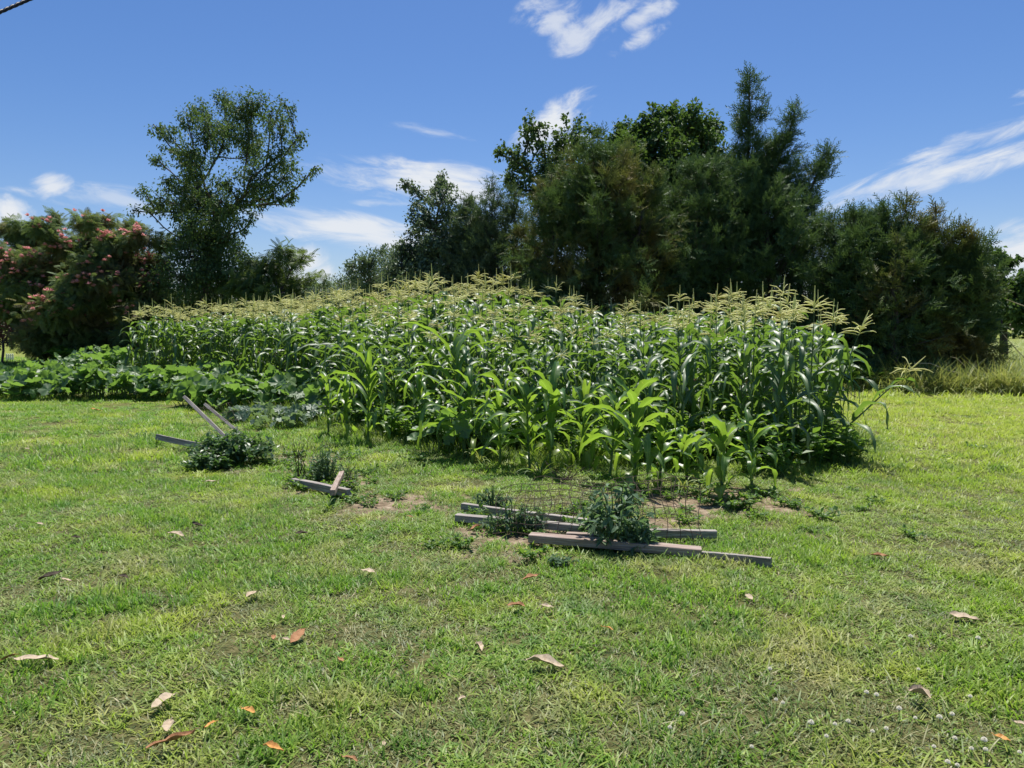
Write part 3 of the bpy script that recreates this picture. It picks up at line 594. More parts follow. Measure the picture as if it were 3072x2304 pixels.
def leafy_plant(name, label, cat, grp, X, Y, Rx, Ry, H, n, size, mat, templates, leaf_tilt=.55, stemr=.006):
    z0 = float(gz(np.array(X), np.array(Y))); t_ = thing(name, label, cat, (X, Y, z0), grp)
    lv, st = Geo(), Geo(); a = U(0, 6.28, n); rr = np.sqrt(U(0, 1, n)); x = rr*np.cos(a)*Rx; y = rr*np.sin(a)*Ry
    z = H*np.sqrt(np.clip(1-(rr*.92)**2, 0, 1))*U(.28, 1.08, n)**.8+.05
    s = size*U(.55, 1.15, n); k_ = rng.integers(len(templates), size=n)
    tx, ty = rng.normal(0, leaf_tilt, n)+y/Ry*-.35, rng.normal(0, leaf_tilt, n)+x/Rx*.35
    for i in range(n):
        M = (Matrix.Rotation(tx[i], 3, 'X') @ Matrix.Rotation(ty[i], 3, 'Y') @ Matrix.Rotation(a[i]+U(-1, 1), 3, 'Z'))
        lv.inst(templates[k_[i]], np.array(M)[None]*s[i], np.array([[x[i], y[i], z[i]]]), r=np.array([U(0, 1)]))
        b_ = np.array([x[i]*.8+U(-.05, .05), y[i]*.8+U(-.05, .05), 0]); e = np.array([x[i], y[i], z[i]]); tube(st, [b_, (b_+e)/2+np.array([U(-.04, .04), U(-.04, .04), 0]), e], [stemr*1.3, stemr, stemr], 4)
    obj('foliage', lv, mat, t_, smooth=True); obj('stems', st, M_stem, t_, smooth=True); return t_
SQ = [(40,1190,.85,.55),(160,1195,.9,.62),(290,1195,.9,.68),(410,1190,.9,.66),(520,1195,.8,.6),(120,1150,.9,.6),(240,1140,1.0,.8),(370,1130,1.0,.9),(490,1130,1.0,.85),
      (600,1165,.9,.7),(620,1215,.7,.45),(700,1225,.8,.55),(800,1215,.85,.6),(900,1225,.8,.62),(720,1175,.9,.7),(840,1170,.9,.7),(960,1190,.8,.7),(1010,1245,.6,.55),(-60,1180,.9,.6),(300,1110,1.1,.85),(560,1120,1.0,.8)]
SQL = ['squash plant at the far left front, second from the photo edge', 'squash plant at the left front, below the gap of sunlit lawn', 'squash plant at the front of the tall left mound, on its left half', 'squash plant at the front of the tall mound, left of the leaning board top', 'squash plant right behind the top end of the long leaning board',
 'squash plant at the left shoulder of the tall mound', 'squash plant high on the left half of the tall mound', 'squash plant high in the middle of the tall mound', 'squash plant high on the right half of the tall mound', 'squash plant between the two leaning board tops, further back',
 'low squash plant at the top of the shorter leaning board', 'squash plant behind the leftmost silvery melon vine', 'squash plant behind the middle silvery melon vine', 'squash plant behind the rightmost silvery melon vine', 'squash plant in the dip right of the tall mound, against the corn',
 'squash plant against the corn, above the middle melon vine', 'squash plant against the corn, behind the small arching young corn', 'small squash plant between the small arching young corn and the dark leafy one', 'squash plant cut by the left photo edge', 'rearmost squash plant behind the tall left mound', 'rear squash plant where the mound meets the left corn edge']
for i, (px, py, r, h) in enumerate(SQ):
    c = gnd(px, py); side = ('at the far left' if px < 200 else 'in the tall left mound' if px < 560 else 'beside the leaning boards' if px < 760 else 'next to the young corn')
    leafy_plant('squash_plant', SQL[i], 'squash plant', 'squash plants sprawling before the corn', c[0], c[1], r, r*.95, h, 92, .33, M_squash, BL)
BL2 = [big_leaf(lobes=7, cup=U(-.1, .3), jag=.14) for _ in range(4)]
for (px, py, r, lab) in ((760,1262,.5,'low melon vine with silvery jagged leaves right behind the leaning boards'),(845,1278,.5,'low melon vine with silvery jagged leaves midway between boards and corn'),(920,1262,.4,'low melon vine with silvery jagged leaves beside the small arching corn')):
    c = gnd(px, py); leafy_plant('melon_vine', lab, 'melon vine', 'silvery melon vines', c[0], c[1], r, r, .22, 60, .17, M_melon, BL2, .6, .004)
for (px, py, lab) in ((1335,1350,'squash plant with wide leaves at the foot of the tallest young corn'),(1480,1345,'squash plant with jagged pale leaves between young corn plants'),(1440,1370,'squash plant shading the bare soil hollow between young corn plants')):
    c = gnd(px, py); leafy_plant('squash_plant', lab, 'squash plant', 'squash plants in the corn', c[0], c[1], .42, .35, .5, 22, .27, M_squash, BL, .6)

# ------------------------------------------------------------------ small plants among the boards
def bush(name, label, cat, px, py, Rx, Ry, H, n, ll, lw, mat=None, grp=None, droop=0.):
    c = gnd(px, py); t_ = thing(name, label, cat, (c[0], c[1], float(gz(np.array(c[0]), np.array(c[1])))), grp); lv, st = Geo(), Geo()
    lf = Geo().add([[0, 0, 0], [-lw, .4, .1], [-lw*.7, .75, .03], [0, 1, -.12], [lw*.7, .75, .03], [lw, .4, .1], [0, .5, -.03]], T=[[0, 6, 1], [1, 6, 2], [2, 6, 3], [3, 6, 4], [4, 6, 5], [5, 6, 0]]).fin()
    for i in range(n):
        a = U(0, 6.28); q = math.sqrt(U(0, 1)); tip = np.array([q*Rx*math.cos(a), q*Ry*math.sin(a), H*math.sqrt(max(.02, 1-(q*.9)**2))*U(.5, 1.05)]); b_ = tip*np.array([.3, .3, 0])
        mid = b_*.3+tip*.6+np.array([0, 0, H*.15]); tube(st, [b_, mid, tip], [.005, .004, .002], 4)
        m = 11; tt = U(.2, 1, m)[:, None]; Pp = (1-tt)**2*b_+2*tt*(1-tt)*mid+tt**2*tip; D = np.stack([U(-1, 1, m), U(-1, 1, m), U(-.6, .6, m)-droop], 1)
        lv.inst(lf, basis(D, U(-.6, .6, m))*(ll*U(.6, 1.2, m))[:, None, None], Pp, r=U(0, 1, m))
    obj('foliage', lv, mat or M_pepper, t_); obj('stems', st, M_stem, t_); return t_
M_pepper = leafmat('pepper_leaf', [(0, (.035, .08, .03)), (1, (.09, .16, .055))], trans=(.15, .3, .03), tf=.25, rough=.4, spec=.5)
M_tomato = leafmat('tomato_leaf', [(0, (.07, .13, .075)), (.8, (.13, .20, .11)), (1, (.20, .20, .12))], trans=(.2, .35, .06), tf=.28, rough=.55)
bush('pepper_plant', 'dark leafy plant sprawling over the foot of the leaning boards', 'plant', 705, 1385, .58, .45, .42, 150, .075, .28)
bush('pepper_plant', 'dark low leafy shoots left of the leaning board foot', 'plant', 620, 1405, .3, .2, .22, 40, .07, .28)
bush('tomato_plant', 'bluish green tomato plant growing through the wire cage', 'tomato plant', 1850, 1640, .30, .22, .56, 46, .085, .2, M_tomato, droop=.3)
bush('tomato_plant', 'wilted dark tomato plant on the boards at the left end of the wire cage', 'tomato plant', 1540, 1590, .30, .14, .26, 46, .05, .2, M_tomato, droop=.5)
bush('tomato_plant', 'small wilted stems behind the left board ends', 'tomato plant', 1480, 1520, .22, .1, .25, 24, .045, .2, M_tomato, droop=.5)
bush('weed_shrub', 'grey green weedy shrub on bare soil behind the crossed boards', 'weed', 975, 1440, .22, .2, .42, 60, .045, .18, M_tomato)
bush('low_weed', 'small grey green weed on the soil before the brown board', 'weed', 1690, 1690, .14, .09, .07, 16, .04, .2, M_tomato)
bush('low_weed', 'pale spiky weed lying at the right of the tomato plant foot', 'weed', 1925, 1650, .1, .08, .22, 24, .09, .14, M_tomato)
# arching strap-leaved weed by the low board
def strapweed(name, label, px, py, n, Ln, wd, mat, ylw=(0, .6)):
    c = gnd(px, py); g = Geo()
    for i in range(n): corn_leaf(g, .0, U(0, 6.28), Ln*U(.6, 1.2), wd*U(.7, 1.2), U(.9, 1.4), U(1.5, 2.6), U(-.4, .4), nseg=8, r=U(*ylw), tw=U(-.5, .5))
    o = obj(name, g, mat, smooth=True); o.location = (c[0], c[1], float(gz(np.array(c[0]), np.array(c[1])))); return tag(o, label, 'weed')
strapweed('strap_weed', 'arching strap leaved weed above the low left board', 470, 1330, 14, .34, .018, M_tallgrass)
strapweed('strap_weed', 'dark grassy clump at the foot of the middle young corn', 1620, 1430, 26, .42, .014, M_tallgrass)
strapweed('strap_weed', 'small dark grassy clump on the lawn before the squash', 255, 1262, 14, .2, .012, M_tallgrass)
strapweed('strap_weed', 'yellowing grassy clump at the foot of the tallest young corn', 1440, 1385, 18, .35, .016, M_rough)
strapweed('strap_weed', 'pale yellow grass clump between wire cage and short corn', 2050, 1470, 22, .4, .018, M_rough)
strapweed('strap_weed', 'dark grass tuft under the crossed boards', 985, 1525, 16, .16, .012, M_tallgrass)

# ------------------------------------------------------------------ boards
BOARDS = []
def board(label, A, B, w_, h_, mat, roll=0., grp=None, extra_h=0.):
    A, B = np.array(A, float), np.array(B, float); BOARDS.append((A, B)); D = B-A; Ln = np.linalg.norm(D); nseg = 14; M = basis(D[None], np.array([roll]))[0]
    g = Geo(); V = []; warp = U(-.004, .004); prof = [(-.5, -.5), (-.44, -.5), (.44, -.5), (.5, -.42), (.5, .42), (.44, .5), (-.44, .5), (-.5, .42)]
    prof = [(-.5, -.44), (-.46, -.5), (.46, -.5), (.5, -.44), (.5, .44), (.46, .5), (-.46, .5), (-.5, .44)]
    for i in range(nseg+1):
        s = i/nseg; off = warp*math.sin(s*math.pi*1.3)+U(-.0012, .0012)
        for (a, b_) in prof: V.append([a*w_+off, s*Ln+(U(-.004, .004) if i in (0, nseg) else 0), b_*h_+off])
    Q = [[i*8+j, i*8+(j+1) % 8, (i+1)*8+(j+1) % 8, (i+1)*8+j] for i in range(nseg) for j in range(8)]
    for e in (0, nseg*8): Q += [[e, e+1, e+6, e+7], [e+1, e+2, e+5, e+6], [e+2, e+3, e+4, e+5]]
    g.add(V, Q); o = obj('wooden_board', g, mat); m4 = Matrix(((M[0][0], M[0][1], M[0][2], A[0]), (M[1][0], M[1][1], M[1][2], A[1]), (M[2][0], M[2][1], M[2][2], A[2]), (0, 0, 0, 1)))
    o.matrix_world = m4; return tag(o, label, 'board', grp)
def gp_(px, py, z): p = gnd(px, py, z); return p
G2 = 'weathered boards lying under the wire cage'; G1 = 'weathered boards propped on the left plant'
board('long grey board leaning up out of the dark plant', at(762, 1398, 9.0), at(556, 1192, 9.9), .04, .085, M_wood, roll=.9, grp=G1)
board('shorter grey board leaning behind the long leaning one', at(735, 1310, 9.9), at(618, 1216, 10.5), .04, .085, M_wood, roll=.9, grp=G1)
board('low grey green board sticking out to the left of the dark plant', gp_(470, 1310, .12), gp_(600, 1338, .07), .035, .075, M_wood, roll=.2, grp=G1)
G3 = 'crossed board ends near the weedy shrub'
board('dark grey board end lying under the other crossed one', gp_(880, 1445, .02), gp_(1046, 1478, .05), .06, .07, M_wood, grp=G3)
board('pale board stub lying across the dark grey board', gp_(998, 1478, .11), gp_(1025, 1420, .07), .05, .05, M_woodbrown, grp=G3)
board('rear grey board in the pile, its left end behind the others', gp_(1388, 1518, .03), gp_(1800, 1572, .03), .05, .055, M_wood, grp=G2)
board('grey board with the leftmost end of the pile', gp_(1370, 1552, .035), gp_(1830, 1592, .04), .07, .055, M_wood, grp=G2)
board('grey brown short length of board behind the brown one', gp_(1700, 1608, .04), gp_(1900, 1615, .05), .05, .055, M_woodbrown, grp=G2)
board('long front board, reddish at its left end and bleached at its right', gp_(1590, 1612, .04), gp_(2104, 1655, .04), .09, .058, M_woodbrown, grp=G2)
board('grey board ending level at the right of the cage', gp_(1880, 1600, .04), gp_(2148, 1602, .04), .05, .06, M_wood, grp=G2)
board('thin dark board end lying apart at the far right of the pile', gp_(2106, 1668, .01), gp_(2314, 1688, .035), .035, .065, M_wood, grp=G2)

bt = []
for A_, B_ in BOARDS:
    for q in range(int(np.linalg.norm(B_-A_)*16)):
        s_ = U(0, 1); p_ = A_+(B_-A_)*s_
        if p_[2] < .15: bt.append((p_[0]+rng.normal(0, .02), p_[1]-U(.03, .09), 0))
bt = np.array(bt); scatter('board_edge_grass', V_near, np.stack([bt[:, 0], bt[:, 1], gz(bt[:, 0], bt[:, 1])], 1), U(0, 6.28, len(bt)), U(.7, 1.4, len(bt)), M_grass, 'grass tufts growing against the fallen boards', 'grass')
# wire cage: a bent sheet of welded wire
def wire_sheet(label, P00, P10, P01, P11, nu, nv, sag, bulge, grp=None):
    P00, P10, P01, P11 = [np.array(p, float) for p in (P00, P10, P01, P11)]; g = Geo(); wn = U(0, 6.28)
    nrm = np.cross(P10-P00, P01-P00); nrm /= np.linalg.norm(nrm)
    def pt(u, v):
        p = (P00*(1-u)+P10*u)*(1-v)+(P01*(1-u)+P11*u)*v
        return p+nrm*bulge*(math.sin(u*3.1)*math.sin(v*2.2+.4)+.35*math.sin(u*9+wn)*v)-np.array([0, 0, sag])*math.sin(u*math.pi)*v+np.array([.02*math.sin(v*7+u*15+wn), 0, .012*math.sin(u*23+wn)])
    for i in range(nu+1): tube(g, [pt(i/nu, k_/10) for k_ in range(11)], .0025, 4)
    for j in range(nv+1): tube(g, [pt(k_/30, j/nv) for k_ in range(31)], .0025, 4)
    o = obj('wire_cage', g, M_wire); return tag(o, label, 'wire cage', grp)
wire_sheet('bent sheet of rusty welded wire standing over the board pile', gnd(1480, 1600), gnd(2110, 1640), at(1500, 1462, gnd(1480, 1600)[1]+.35), at(2090, 1440, gnd(2110, 1640)[1]+.3), 18, 6, .05, .12)
wire_sheet('collapsed wire mesh lying behind the board pile', gnd(1560, 1530), gnd(2080, 1555), at(1600, 1440, gnd(1560, 1530)[1]+.5), at(2030, 1425, gnd(2080, 1555)[1]+.4), 14, 4, .06, .1)
wire_sheet('curved wire mesh behind the leaning boards', gnd(640, 1360), gnd(790, 1345), at(560, 1240, gnd(640, 1360)[1]+.3), at(700, 1215, gnd(790, 1345)[1]+.4), 6, 5, .0, .1)
def twigs(label, px, py, n, h, sp_, cat='twigs'):
    c = gnd(px, py); g = Geo()
    for i in range(n):
        b_ = np.array([U(-.06, .06), U(-.05, .05), 0]); tip = np.array([U(-sp_, sp_), U(-sp_, sp_), h*U(.6, 1)]); mid = (b_+tip)/2+U(-.06, .06, 3); tube(g, [b_, mid, tip], [.004, .003, .0015], 4)
    o = obj('dead_twigs', g, M_wire); o.location = (c[0], c[1], 0); return tag(o, label, cat)
twigs('thin brown dead twigs standing left of the weedy shrub', 905, 1440, 12, .5, .12)
twigs('thin brown dead twigs right of the crossed boards', 1045, 1455, 7, .3, .12)
twigs('tangle of dead stems on the soil before the middle corn', 1700, 1440, 16, .18, .3)

# ------------------------------------------------------------------ fallen leaves
def fallen(px, py, size_px, rot, kind, shape, curl, label):
    c = gnd(px, py); dist = math.hypot(c[1], CAM_H); Ln = size_px/F*dist*1.12; wd = Ln*shape; g = Geo(); n = 10; V = []; Q = []; Uc = []
    ph = U(0, 6.28)
    for i in range(n+1):
        s = i/n; wv = wd*(math.sin(math.pi*min(1, s*.96+.02))**.75)*.5*U(.84, 1.1)
        for j, cc in enumerate((-1, -.5, 0, .5, 1)):
            V.append([cc*wv*(1-.25*abs(cc)*curl), (s-.5)*Ln, abs(cc)**1.5*wv*curl*(1.5+.8*math.sin(s*5+ph*2+cc))+.11*Ln*curl*math.sin(s*3+ph)+.02*Ln*math.sin(s*15+cc*3+ph)]); Uc.append(cc)
    Q = [[i*5+j, i*5+j+1, i*5+j+6, i*5+j+5] for i in range(n) for j in range(4)]
    g.add(V, Q, u=Uc); t_ = Geo()
    o = obj('fallen_leaf', g, M_fallen[kind], smooth=True); o.location = (c[0], c[1], .022+Ln*.04); o.rotation_euler = (U(-.12, .12)+.10, U(-.2, .2), rot)
    tube(t_, [[0, Ln*.47, .0], [.003, Ln*.55, .004], [.006, Ln*.62, .0]], [.002, .0018, .0015], 4)
    st = obj('leaf_stalk', t_, M_fallen[kind], o); return tag(o, label, 'leaf', 'large fallen leaves scattered on the lawn')
FL = [(528,1613,45,1.4,0,.45,.3,'pale tan fallen leaf lying flat, left of the board pile'),(592,1583,36,1.2,3,.4,.5,'dark fallen leaf with a pale rim behind the pale tan one'),
 (228,1622,30,1.3,3,.4,.4,'small dark fallen leaf on the upper left lawn'),(120,1580,22,1.5,0,.4,.3,'tiny tan fallen leaf near the left edge of the lawn'),
 (152,1738,60,-.7,3,.35,.4,'long dark fallen leaf standing slanted at left'),(200,1750,30,1.4,0,.4,.3,'small pale leaf beside the long dark slanted one'),
 (372,1742,36,1.0,3,.4,.4,'dark fallen leaf in the grass at left'),(760,1794,42,-.6,0,.6,.35,'tan pointed fallen leaf with a dark notch'),
 (893,1922,62,-.25,1,.5,.25,'reddish brown ribbed fallen leaf standing up'),(110,1995,98,1.9,0,.3,.25,'long cream fallen leaf at the left edge'),
 (20,1990,46,-1.2,1,.35,.4,'red brown fallen leaf cut by the left edge'),(490,2120,62,-.5,0,.7,.2,'large pale fallen leaf, upper one of three at lower left'),
 (507,2194,44,.2,0,.7,.35,'cream curled fallen leaf between the large pale and the long brown ones'),(513,2240,108,-1.0,1,.24,.5,'long red brown rolled fallen leaf at lower left'),
 (632,2190,32,-.6,2,.4,.3,'small orange leaf right of the long rolled one'),(745,2148,36,1.4,2,.55,.3,'orange leaf on bright green grass'),
 (822,2262,52,1.3,2,.4,.5,'dark orange curled leaf at the bottom of the lawn'),(1022,1993,26,.8,1,.5,.3,'small red leaf in the middle left lawn'),
 (1103,1724,38,1.5,0,.6,.2,'cream oval leaf below the crossed boards'),(1592,1743,48,-1.0,1,.45,.3,'orange brown leaf below the brown board'),
 (1548,1830,46,1.4,1,.5,.4,'brown folded leaf in the middle of the lawn'),(1642,1831,34,1.3,0,.4,.3,'pale small leaf right of the brown folded one'),
 (1437,1955,40,.4,0,.6,.6,'pale striped curled leaf in the middle lawn'),(1635,2008,96,1.5,0,.38,.4,'big cream leaf with a dark shadow in the middle foreground'),
 (1822,1898,30,1.3,2,.4,.3,'small orange leaf right of the centre'),(2247,1803,28,.3,0,.7,.2,'little cream leaf in the yellow grass at right'),
 (2640,1678,46,1.4,1,.4,.4,'brown leaf in dry grass at right'),(2892,1865,66,.95,0,.5,.3,'cream leaf with a dark underside at the right'),
 (2757,2100,58,.5,0,.65,.7,'cream curled leaf folded like a shell at lower right'),(3005,2232,36,1.0,2,.5,.3,'orange leaf near the lower right corner'),
 (3060,2186,30,1.2,0,.5,.3,'pale leaf cut by the right edge'),(850,1862,18,.3,0,.6,.3,'tiny cream leaf above the ribbed reddish one'),
 (822,1925,24,.2,1,.6,.3,'small pinkish leaf left of the ribbed reddish one'),(858,1930,22,1.4,0,.5,.3,'small pale leaf touching the ribbed reddish one'),
 (1425,1592,30,-.8,1,.5,.4,'red leaf on bare soil left of the board pile'),(905,1610,34,1.4,3,.5,.4,'dark crumpled leaf on the middle left lawn'),
 (632,1452,40,1.8,0,.3,.3,'narrow tan leaf below the dark leafy plant'),(75,1352,26,1.5,0,.4,.3,'tan leaf in the far left lawn'),
 (1385,2110,22,-.9,0,.5,.3,'tiny tan leaf in the grass at bottom centre'),(1152,2248,22,.2,0,.5,.4,'small cream leaf near the bottom edge'),
 (290,1234,34,1.5,2,.4,.3,'orange yellow leaf at the foot of the squash'),(1050,2296,40,1.4,1,.4,.4,'reddish leaf cut by the bottom edge'),
 (2160,1512,26,1.2,1,.4,.3,'reddish scrap of leaf on the soil beside the short corn'),(1230,1558,20,1.2,1,.4,.3,'small reddish leaf on the soil strip')]
for a in FL: fallen(*a)
# clover blossoms
def clover():
    g = Geo(); n = 46
    for i in range(n):
        z = 1-(i+.5)/n*1.35; a = i*2.4; r = math.sqrt(max(0, 1-z*z)); d = np.array([r*math.cos(a), r*math.sin(a), z]); s = .011
        tube(g, [d*s*.35, d*s*.8, d*s*1.12], [.0016, .0022, .0006], 4)
    return g.fin()
clm = mesh_from('blossom', clover(), M_clover); gs = Geo(); tube(gs, [[0, 0, -.07], [.002, 0, -.03], [0, 0, 0]], .0012, 4); stm = mesh_from('clover_stalk', gs.fin(), M_stem)
CLV = [(540,1052),(578,1243),(795,1385),(1025,1377),(942,1395),(890,1470),(427,1535),(1260,1422),(1175,1440),(1590,1352),(1668,1333),(1780,1223),(1440,1357),(1685,1482),(1866,1493),(1788,1547),(1875,1553),(1555,1535),(1640,1630),(1340,1298),(1200,1213),(1138,1197),(1460,1055),(1828,860),(2085,1570),(-79,1415),(-2,1330),(620,1262),(1410,850),(1700,1650)]
for (cx, cy) in CLV:
    c = gnd(2048+cx/2.0635, 1500+cy/2.0635, .055); t_ = thing('clover_flower', 'small white clover blossom in the near grass at lower right', 'clover flower', (c[0], c[1], .06), 'white clover blossoms in the lawn')
    t_.scale = (U(.6, 1.0),)*3; obj('blossom', clm, None, t_); obj('stalk', stm, None, t_)

# ------------------------------------------------------------------ trees
def leaf_tpl(w_): return Geo().add([[0, 0, 0], [-w_, .45, .1], [0, 1, -.06], [w_, .45, .1]], T=[[0, 2, 1], [0, 3, 2]]).fin()
def frond_tpl(n=7):
    g = Geo(); 
    for i in range(n):
        t_ = .15+.85*i/(n-1); Lp = .34*math.sin(math.pi*(.15+.75*t_))
        for s in (-1, 1):
            b_ = np.array([0, t_, -.25*t_*t_]); e = b_+np.array([s*Lp, .16, -.10]); g.add([b_, b_+[0, .07, 0], e+[0, .035, 0], e-[0, .035, 0]], [[0, 1, 2, 3]], r=.5)
    g.add([[-.012, 0, 0], [.012, 0, 0], [.01, 1, -.25], [-.01, 1, -.25]], [[0, 1, 2, 3]], r=.5)
    return g.fin()
def spray_tpl(n=8):
    g = Geo()
    for i in range(n):
        t_ = i/n; s = 1 if i % 2 else -1; b_ = np.array([0, t_, 0]); Ls = .42*(1-t_*.65)*U(.8, 1.2); an = U(.5, .9); d = np.array([s*math.sin(an), math.cos(an), U(-.15, .3)]); e = b_+d*Ls
        pw = .065; g.add([b_-[0, pw, 0], b_+[0, pw, 0], e], T=[[0, 1, 2]], r=U(0, 1))
        m_ = b_+d*Ls*.5; e2 = m_+np.array([s*.3, .9, .25])*Ls*.45; g.add([m_-[0, pw*.7, 0], m_+[0, pw*.7, 0], e2], T=[[0, 1, 2]], r=U(0, 1))
    g.add([[-.02, 0, 0], [.02, 0, 0], [0, 1.1, .05]], T=[[0, 1, 2]], r=.3); return g.fin()
SPR = [spray_tpl() for _ in range(5)]
def grow(name, label, cat, Y, trunk, lobes, tr, tpl, leaf_len, mat, per=1.0, depth=None, flat=1.0, twigs_n=9, droop=.4, group=None, twig_len=1.0, flowers=None, bark=None, up=0., leaves_per_twig=16, seedrad=.012):
    """trunk: list of px points bottom to top; lobes: (px, py, r px)"""
    pts = [at(px, py, Y) for px, py in trunk]; base = pts[0].copy(); base[2] = min(base[2], 0.); 
    if pts[0][2] > 0: pts.insert(0, np.array([pts[0][0], pts[0][1], 0.]))
    else: pts[0][2] = -.05
    nodes = [pts[0]]; par = [-1]; plen = [0.]
    for p in pts[1:]:
        a = nodes[-1]; k_ = max(1, int(np.linalg.norm(p-a)/.5))
        for i in range(k_): nodes.append(a+(p-a)*(i+1)/k_+(U(-.04, .04, 3))); par.append(len(nodes)-2); plen.append(0.)
    lp = np.array([l[0] for l in lobes]); cxm = lp.mean(); Rm = max(60, (lp.max()-lp.min())/2)
    L3 = []
    for (px, py, r) in lobes:
        dm = math.sqrt(max(.12, 1-min(1, ((px-cxm)/Rm))**2))*Rm/F*Y*.8 if depth is None else depth
        L3.append((at(px, py, Y+U(-dm, dm)), r/F*Y))
    fork = nodes[-1]; L3.sort(key=lambda q: np.linalg.norm(q[0]-fork)*1.0)
    tw_a, tw_b, LP, LD, LR = [], [], [], [], []
    tipsof = []
    for (c, r) in L3:
        A_ = np.array(nodes[1:]); d = np.linalg.norm(A_-c, axis=1)+np.maximum(0, A_[:, 2]-c[2]+.1)*1.3+.62*np.array(plen[1:])
        j = int(np.argmin(d))+1; a = nodes[j]; ln = np.linalg.norm(c-a); k_ = max(1, int(ln/.4)); cur = j; ctrl = (a+c)/2+np.array([0, 0, -.12*ln if up <= 0 else .1*ln])+U(-.1, .1, 3)*ln
        for i in range(k_):
            t_ = (i+1)/k_; nodes.append((1-t_)**2*a+2*t_*(1-t_)*ctrl+t_*t_*c+U(-.03, .03, 3)); par.append(cur); plen.append(plen[cur]+ln/k_); cur = len(nodes)-1
        tipsof.append(cur); nt_ = max(3, int(twigs_n*per*(r/.5)**2))
        for q in range(nt_):
            v = rng.normal(0, 1, 3); v /= np.linalg.norm(v); e = c+v*r*U(.55, 1.12)*np.array([1, 1, flat])*twig_len+np.array([0, 0, up*r])
            src = nodes[max(j, cur-int(rng.integers(0, max(1, min(3, k_)))))]; tw_a.append(src); tw_b.append(e)
            m = leaves_per_twig; tt = np.sqrt(U(.1, 1, m))[:, None]; P_ = src+(e-src)*tt+rng.normal(0, .04+.14*max(.35, r), (m, 3)); D_ = rng.normal(0, .8, (m, 3))+v*.6-np.array([0, 0, droop]); LP.append(P_); LD.append(D_); LR.append(np.clip(U(0, 1, m)*.6+U(0, .4), 0, 1))
    n = len(nodes); cnt = np.zeros(n)
    for q in tipsof: cnt[q] += 1
    for i in range(n-1, 0, -1): cnt[par[i]] += cnt[i]
    rad = seedrad*1.0+tr*np.sqrt(cnt/max(1, cnt[0])); rad[0] *= 1.35
    g = Geo(); I = np.arange(1, n); Pn = np.array(nodes); pr = np.array(par)[1:]
    edges_tubes(g, Pn[pr], Pn[I], np.minimum(rad[pr], rad[I]*1.25), rad[I], 7)
    edges_tubes(g, np.array(tw_a), np.array(tw_b), np.full(len(tw_a), .011), np.full(len(tw_a), .004), 3)
    t_ = thing(name, label, cat, (base[0], base[1], 0), group); bl = (base[0], base[1], 0)
    obj('trunk', local(g, bl), bark or M_bark, t_, smooth=True)
    LP, LD, LR = np.concatenate(LP), np.concatenate(LD), np.concatenate(LR); lv = Geo(); m = len(LP)
    lv.inst(tpl, basis(LD, U(-.9, .9, m))*(leaf_len*U(.7, 1.25, m))[:, None, None], LP, r=LR)
    obj('crown', local(lv, bl), mat, t_)
    if flowers:
        fl = Geo(); top = LP[LP[:, 2] > np.quantile(LP[:, 2], .15)]; sel = top[rng.integers(len(top), size=flowers)]; sel = sel[sel[:, 1] < Y+.2]
        for p in sel:
            for q in range(int(U(1, 4))):
                cc = p+rng.normal(0, .12, 3)+[0, -.3, .08]; nn = 12; dd = rng.normal(0, 1, (nn, 3)); dd[:, 2] = np.abs(dd[:, 2])+.1; dd /= np.linalg.norm(dd, axis=1, keepdims=True)
                fl.inst(Geo().add([[-.25, 0, 0], [.25, 0, 0], [.32, 1, 0], [-.32, 1, 0]], [[0, 1, 2, 3]], r=.5).fin(), basis(dd)*.12, np.tile(cc, (nn, 1)), r=U(0, 1, nn))
        obj('flowers', local(fl, bl), M_pink, t_)
    print(name, m); return t_
TALL = [(667,300,30),(597,327,32),(722,325,46),(776,311,32),(857,314,22),(814,341,28),(461,374,19),(505,398,24),(564,360,30),(624,379,42),(684,385,46),(749,406,46),(841,379,30),(890,417,26),(472,477,21),(521,455,26),
 (575,455,40),(597,504,36),(667,444,30),(776,460,44),(846,460,36),(868,504,30),(944,498,11),(917,525,13),(510,547,22),(559,525,30),(434,574,19),(477,590,30),(543,574,42),(597,569,36),(673,547,30),(749,536,38),(803,547,30),(879,574,26),
 (868,604,16),(808,612,9),(396,632,14),(430,622,14),(467,623,24),(543,623,44),(597,634,40),(716,601,24),(711,661,20),(743,680,10),(570,677,38),(624,715,52),(543,715,34),(678,715,40),(570,770,62),(651,786,66),(722,753,34),(543,830,66),(624,855,76),(705,830,60),(760,805,36),(780,602,24),(760,640,20),(830,588,26),(735,585,28),(640,645,38),(665,605,34),(612,590,34),(690,640,26),(585,700,40),(655,700,44),(600,925,80),(690,925,80),(530,930,70),(780,920,60)]
grow('tall_tree', 'tall open crowned broadleaf tree with a dark ivy covered trunk', 'tree', 33, [(600,1070),(612,900),(628,760),(645,690),(655,640)], TALL, .13, leaf_tpl(.26), .145, M_tree, per=1.4, twigs_n=14, leaves_per_twig=27, droop=.7, twig_len=1.25)
MIM = [(172,650,24),(253,659,34),(316,663,34),(384,677,30),(289,699,36),(68,677,40),(127,686,36),(27,699,40),(90,735,52),(181,727,48),(253,735,52),(339,727,48),(429,708,38),(488,722,32),(27,780,54),(113,790,62),(203,790,62),(294,790,62),(384,780,62),(461,790,50),
 (0,860,60),(90,860,70),(190,860,70),(290,860,70),(390,860,66),(470,860,50),(60,930,64),(160,930,70),(260,930,70),(360,930,70),(450,930,60),(110,1000,60),(200,1000,64),(300,1000,64),(400,1000,60),(480,990,50),(-60,800,60),(-80,880,60),(-40,740,40),(90,1040,40),(150,1040,40),(140,850,60),(240,840,60),(340,840,60),(440,840,60),(30,900,60),(500,900,50),(520,960,50),(220,900,60),(330,1040,50),(250,1050,50)]
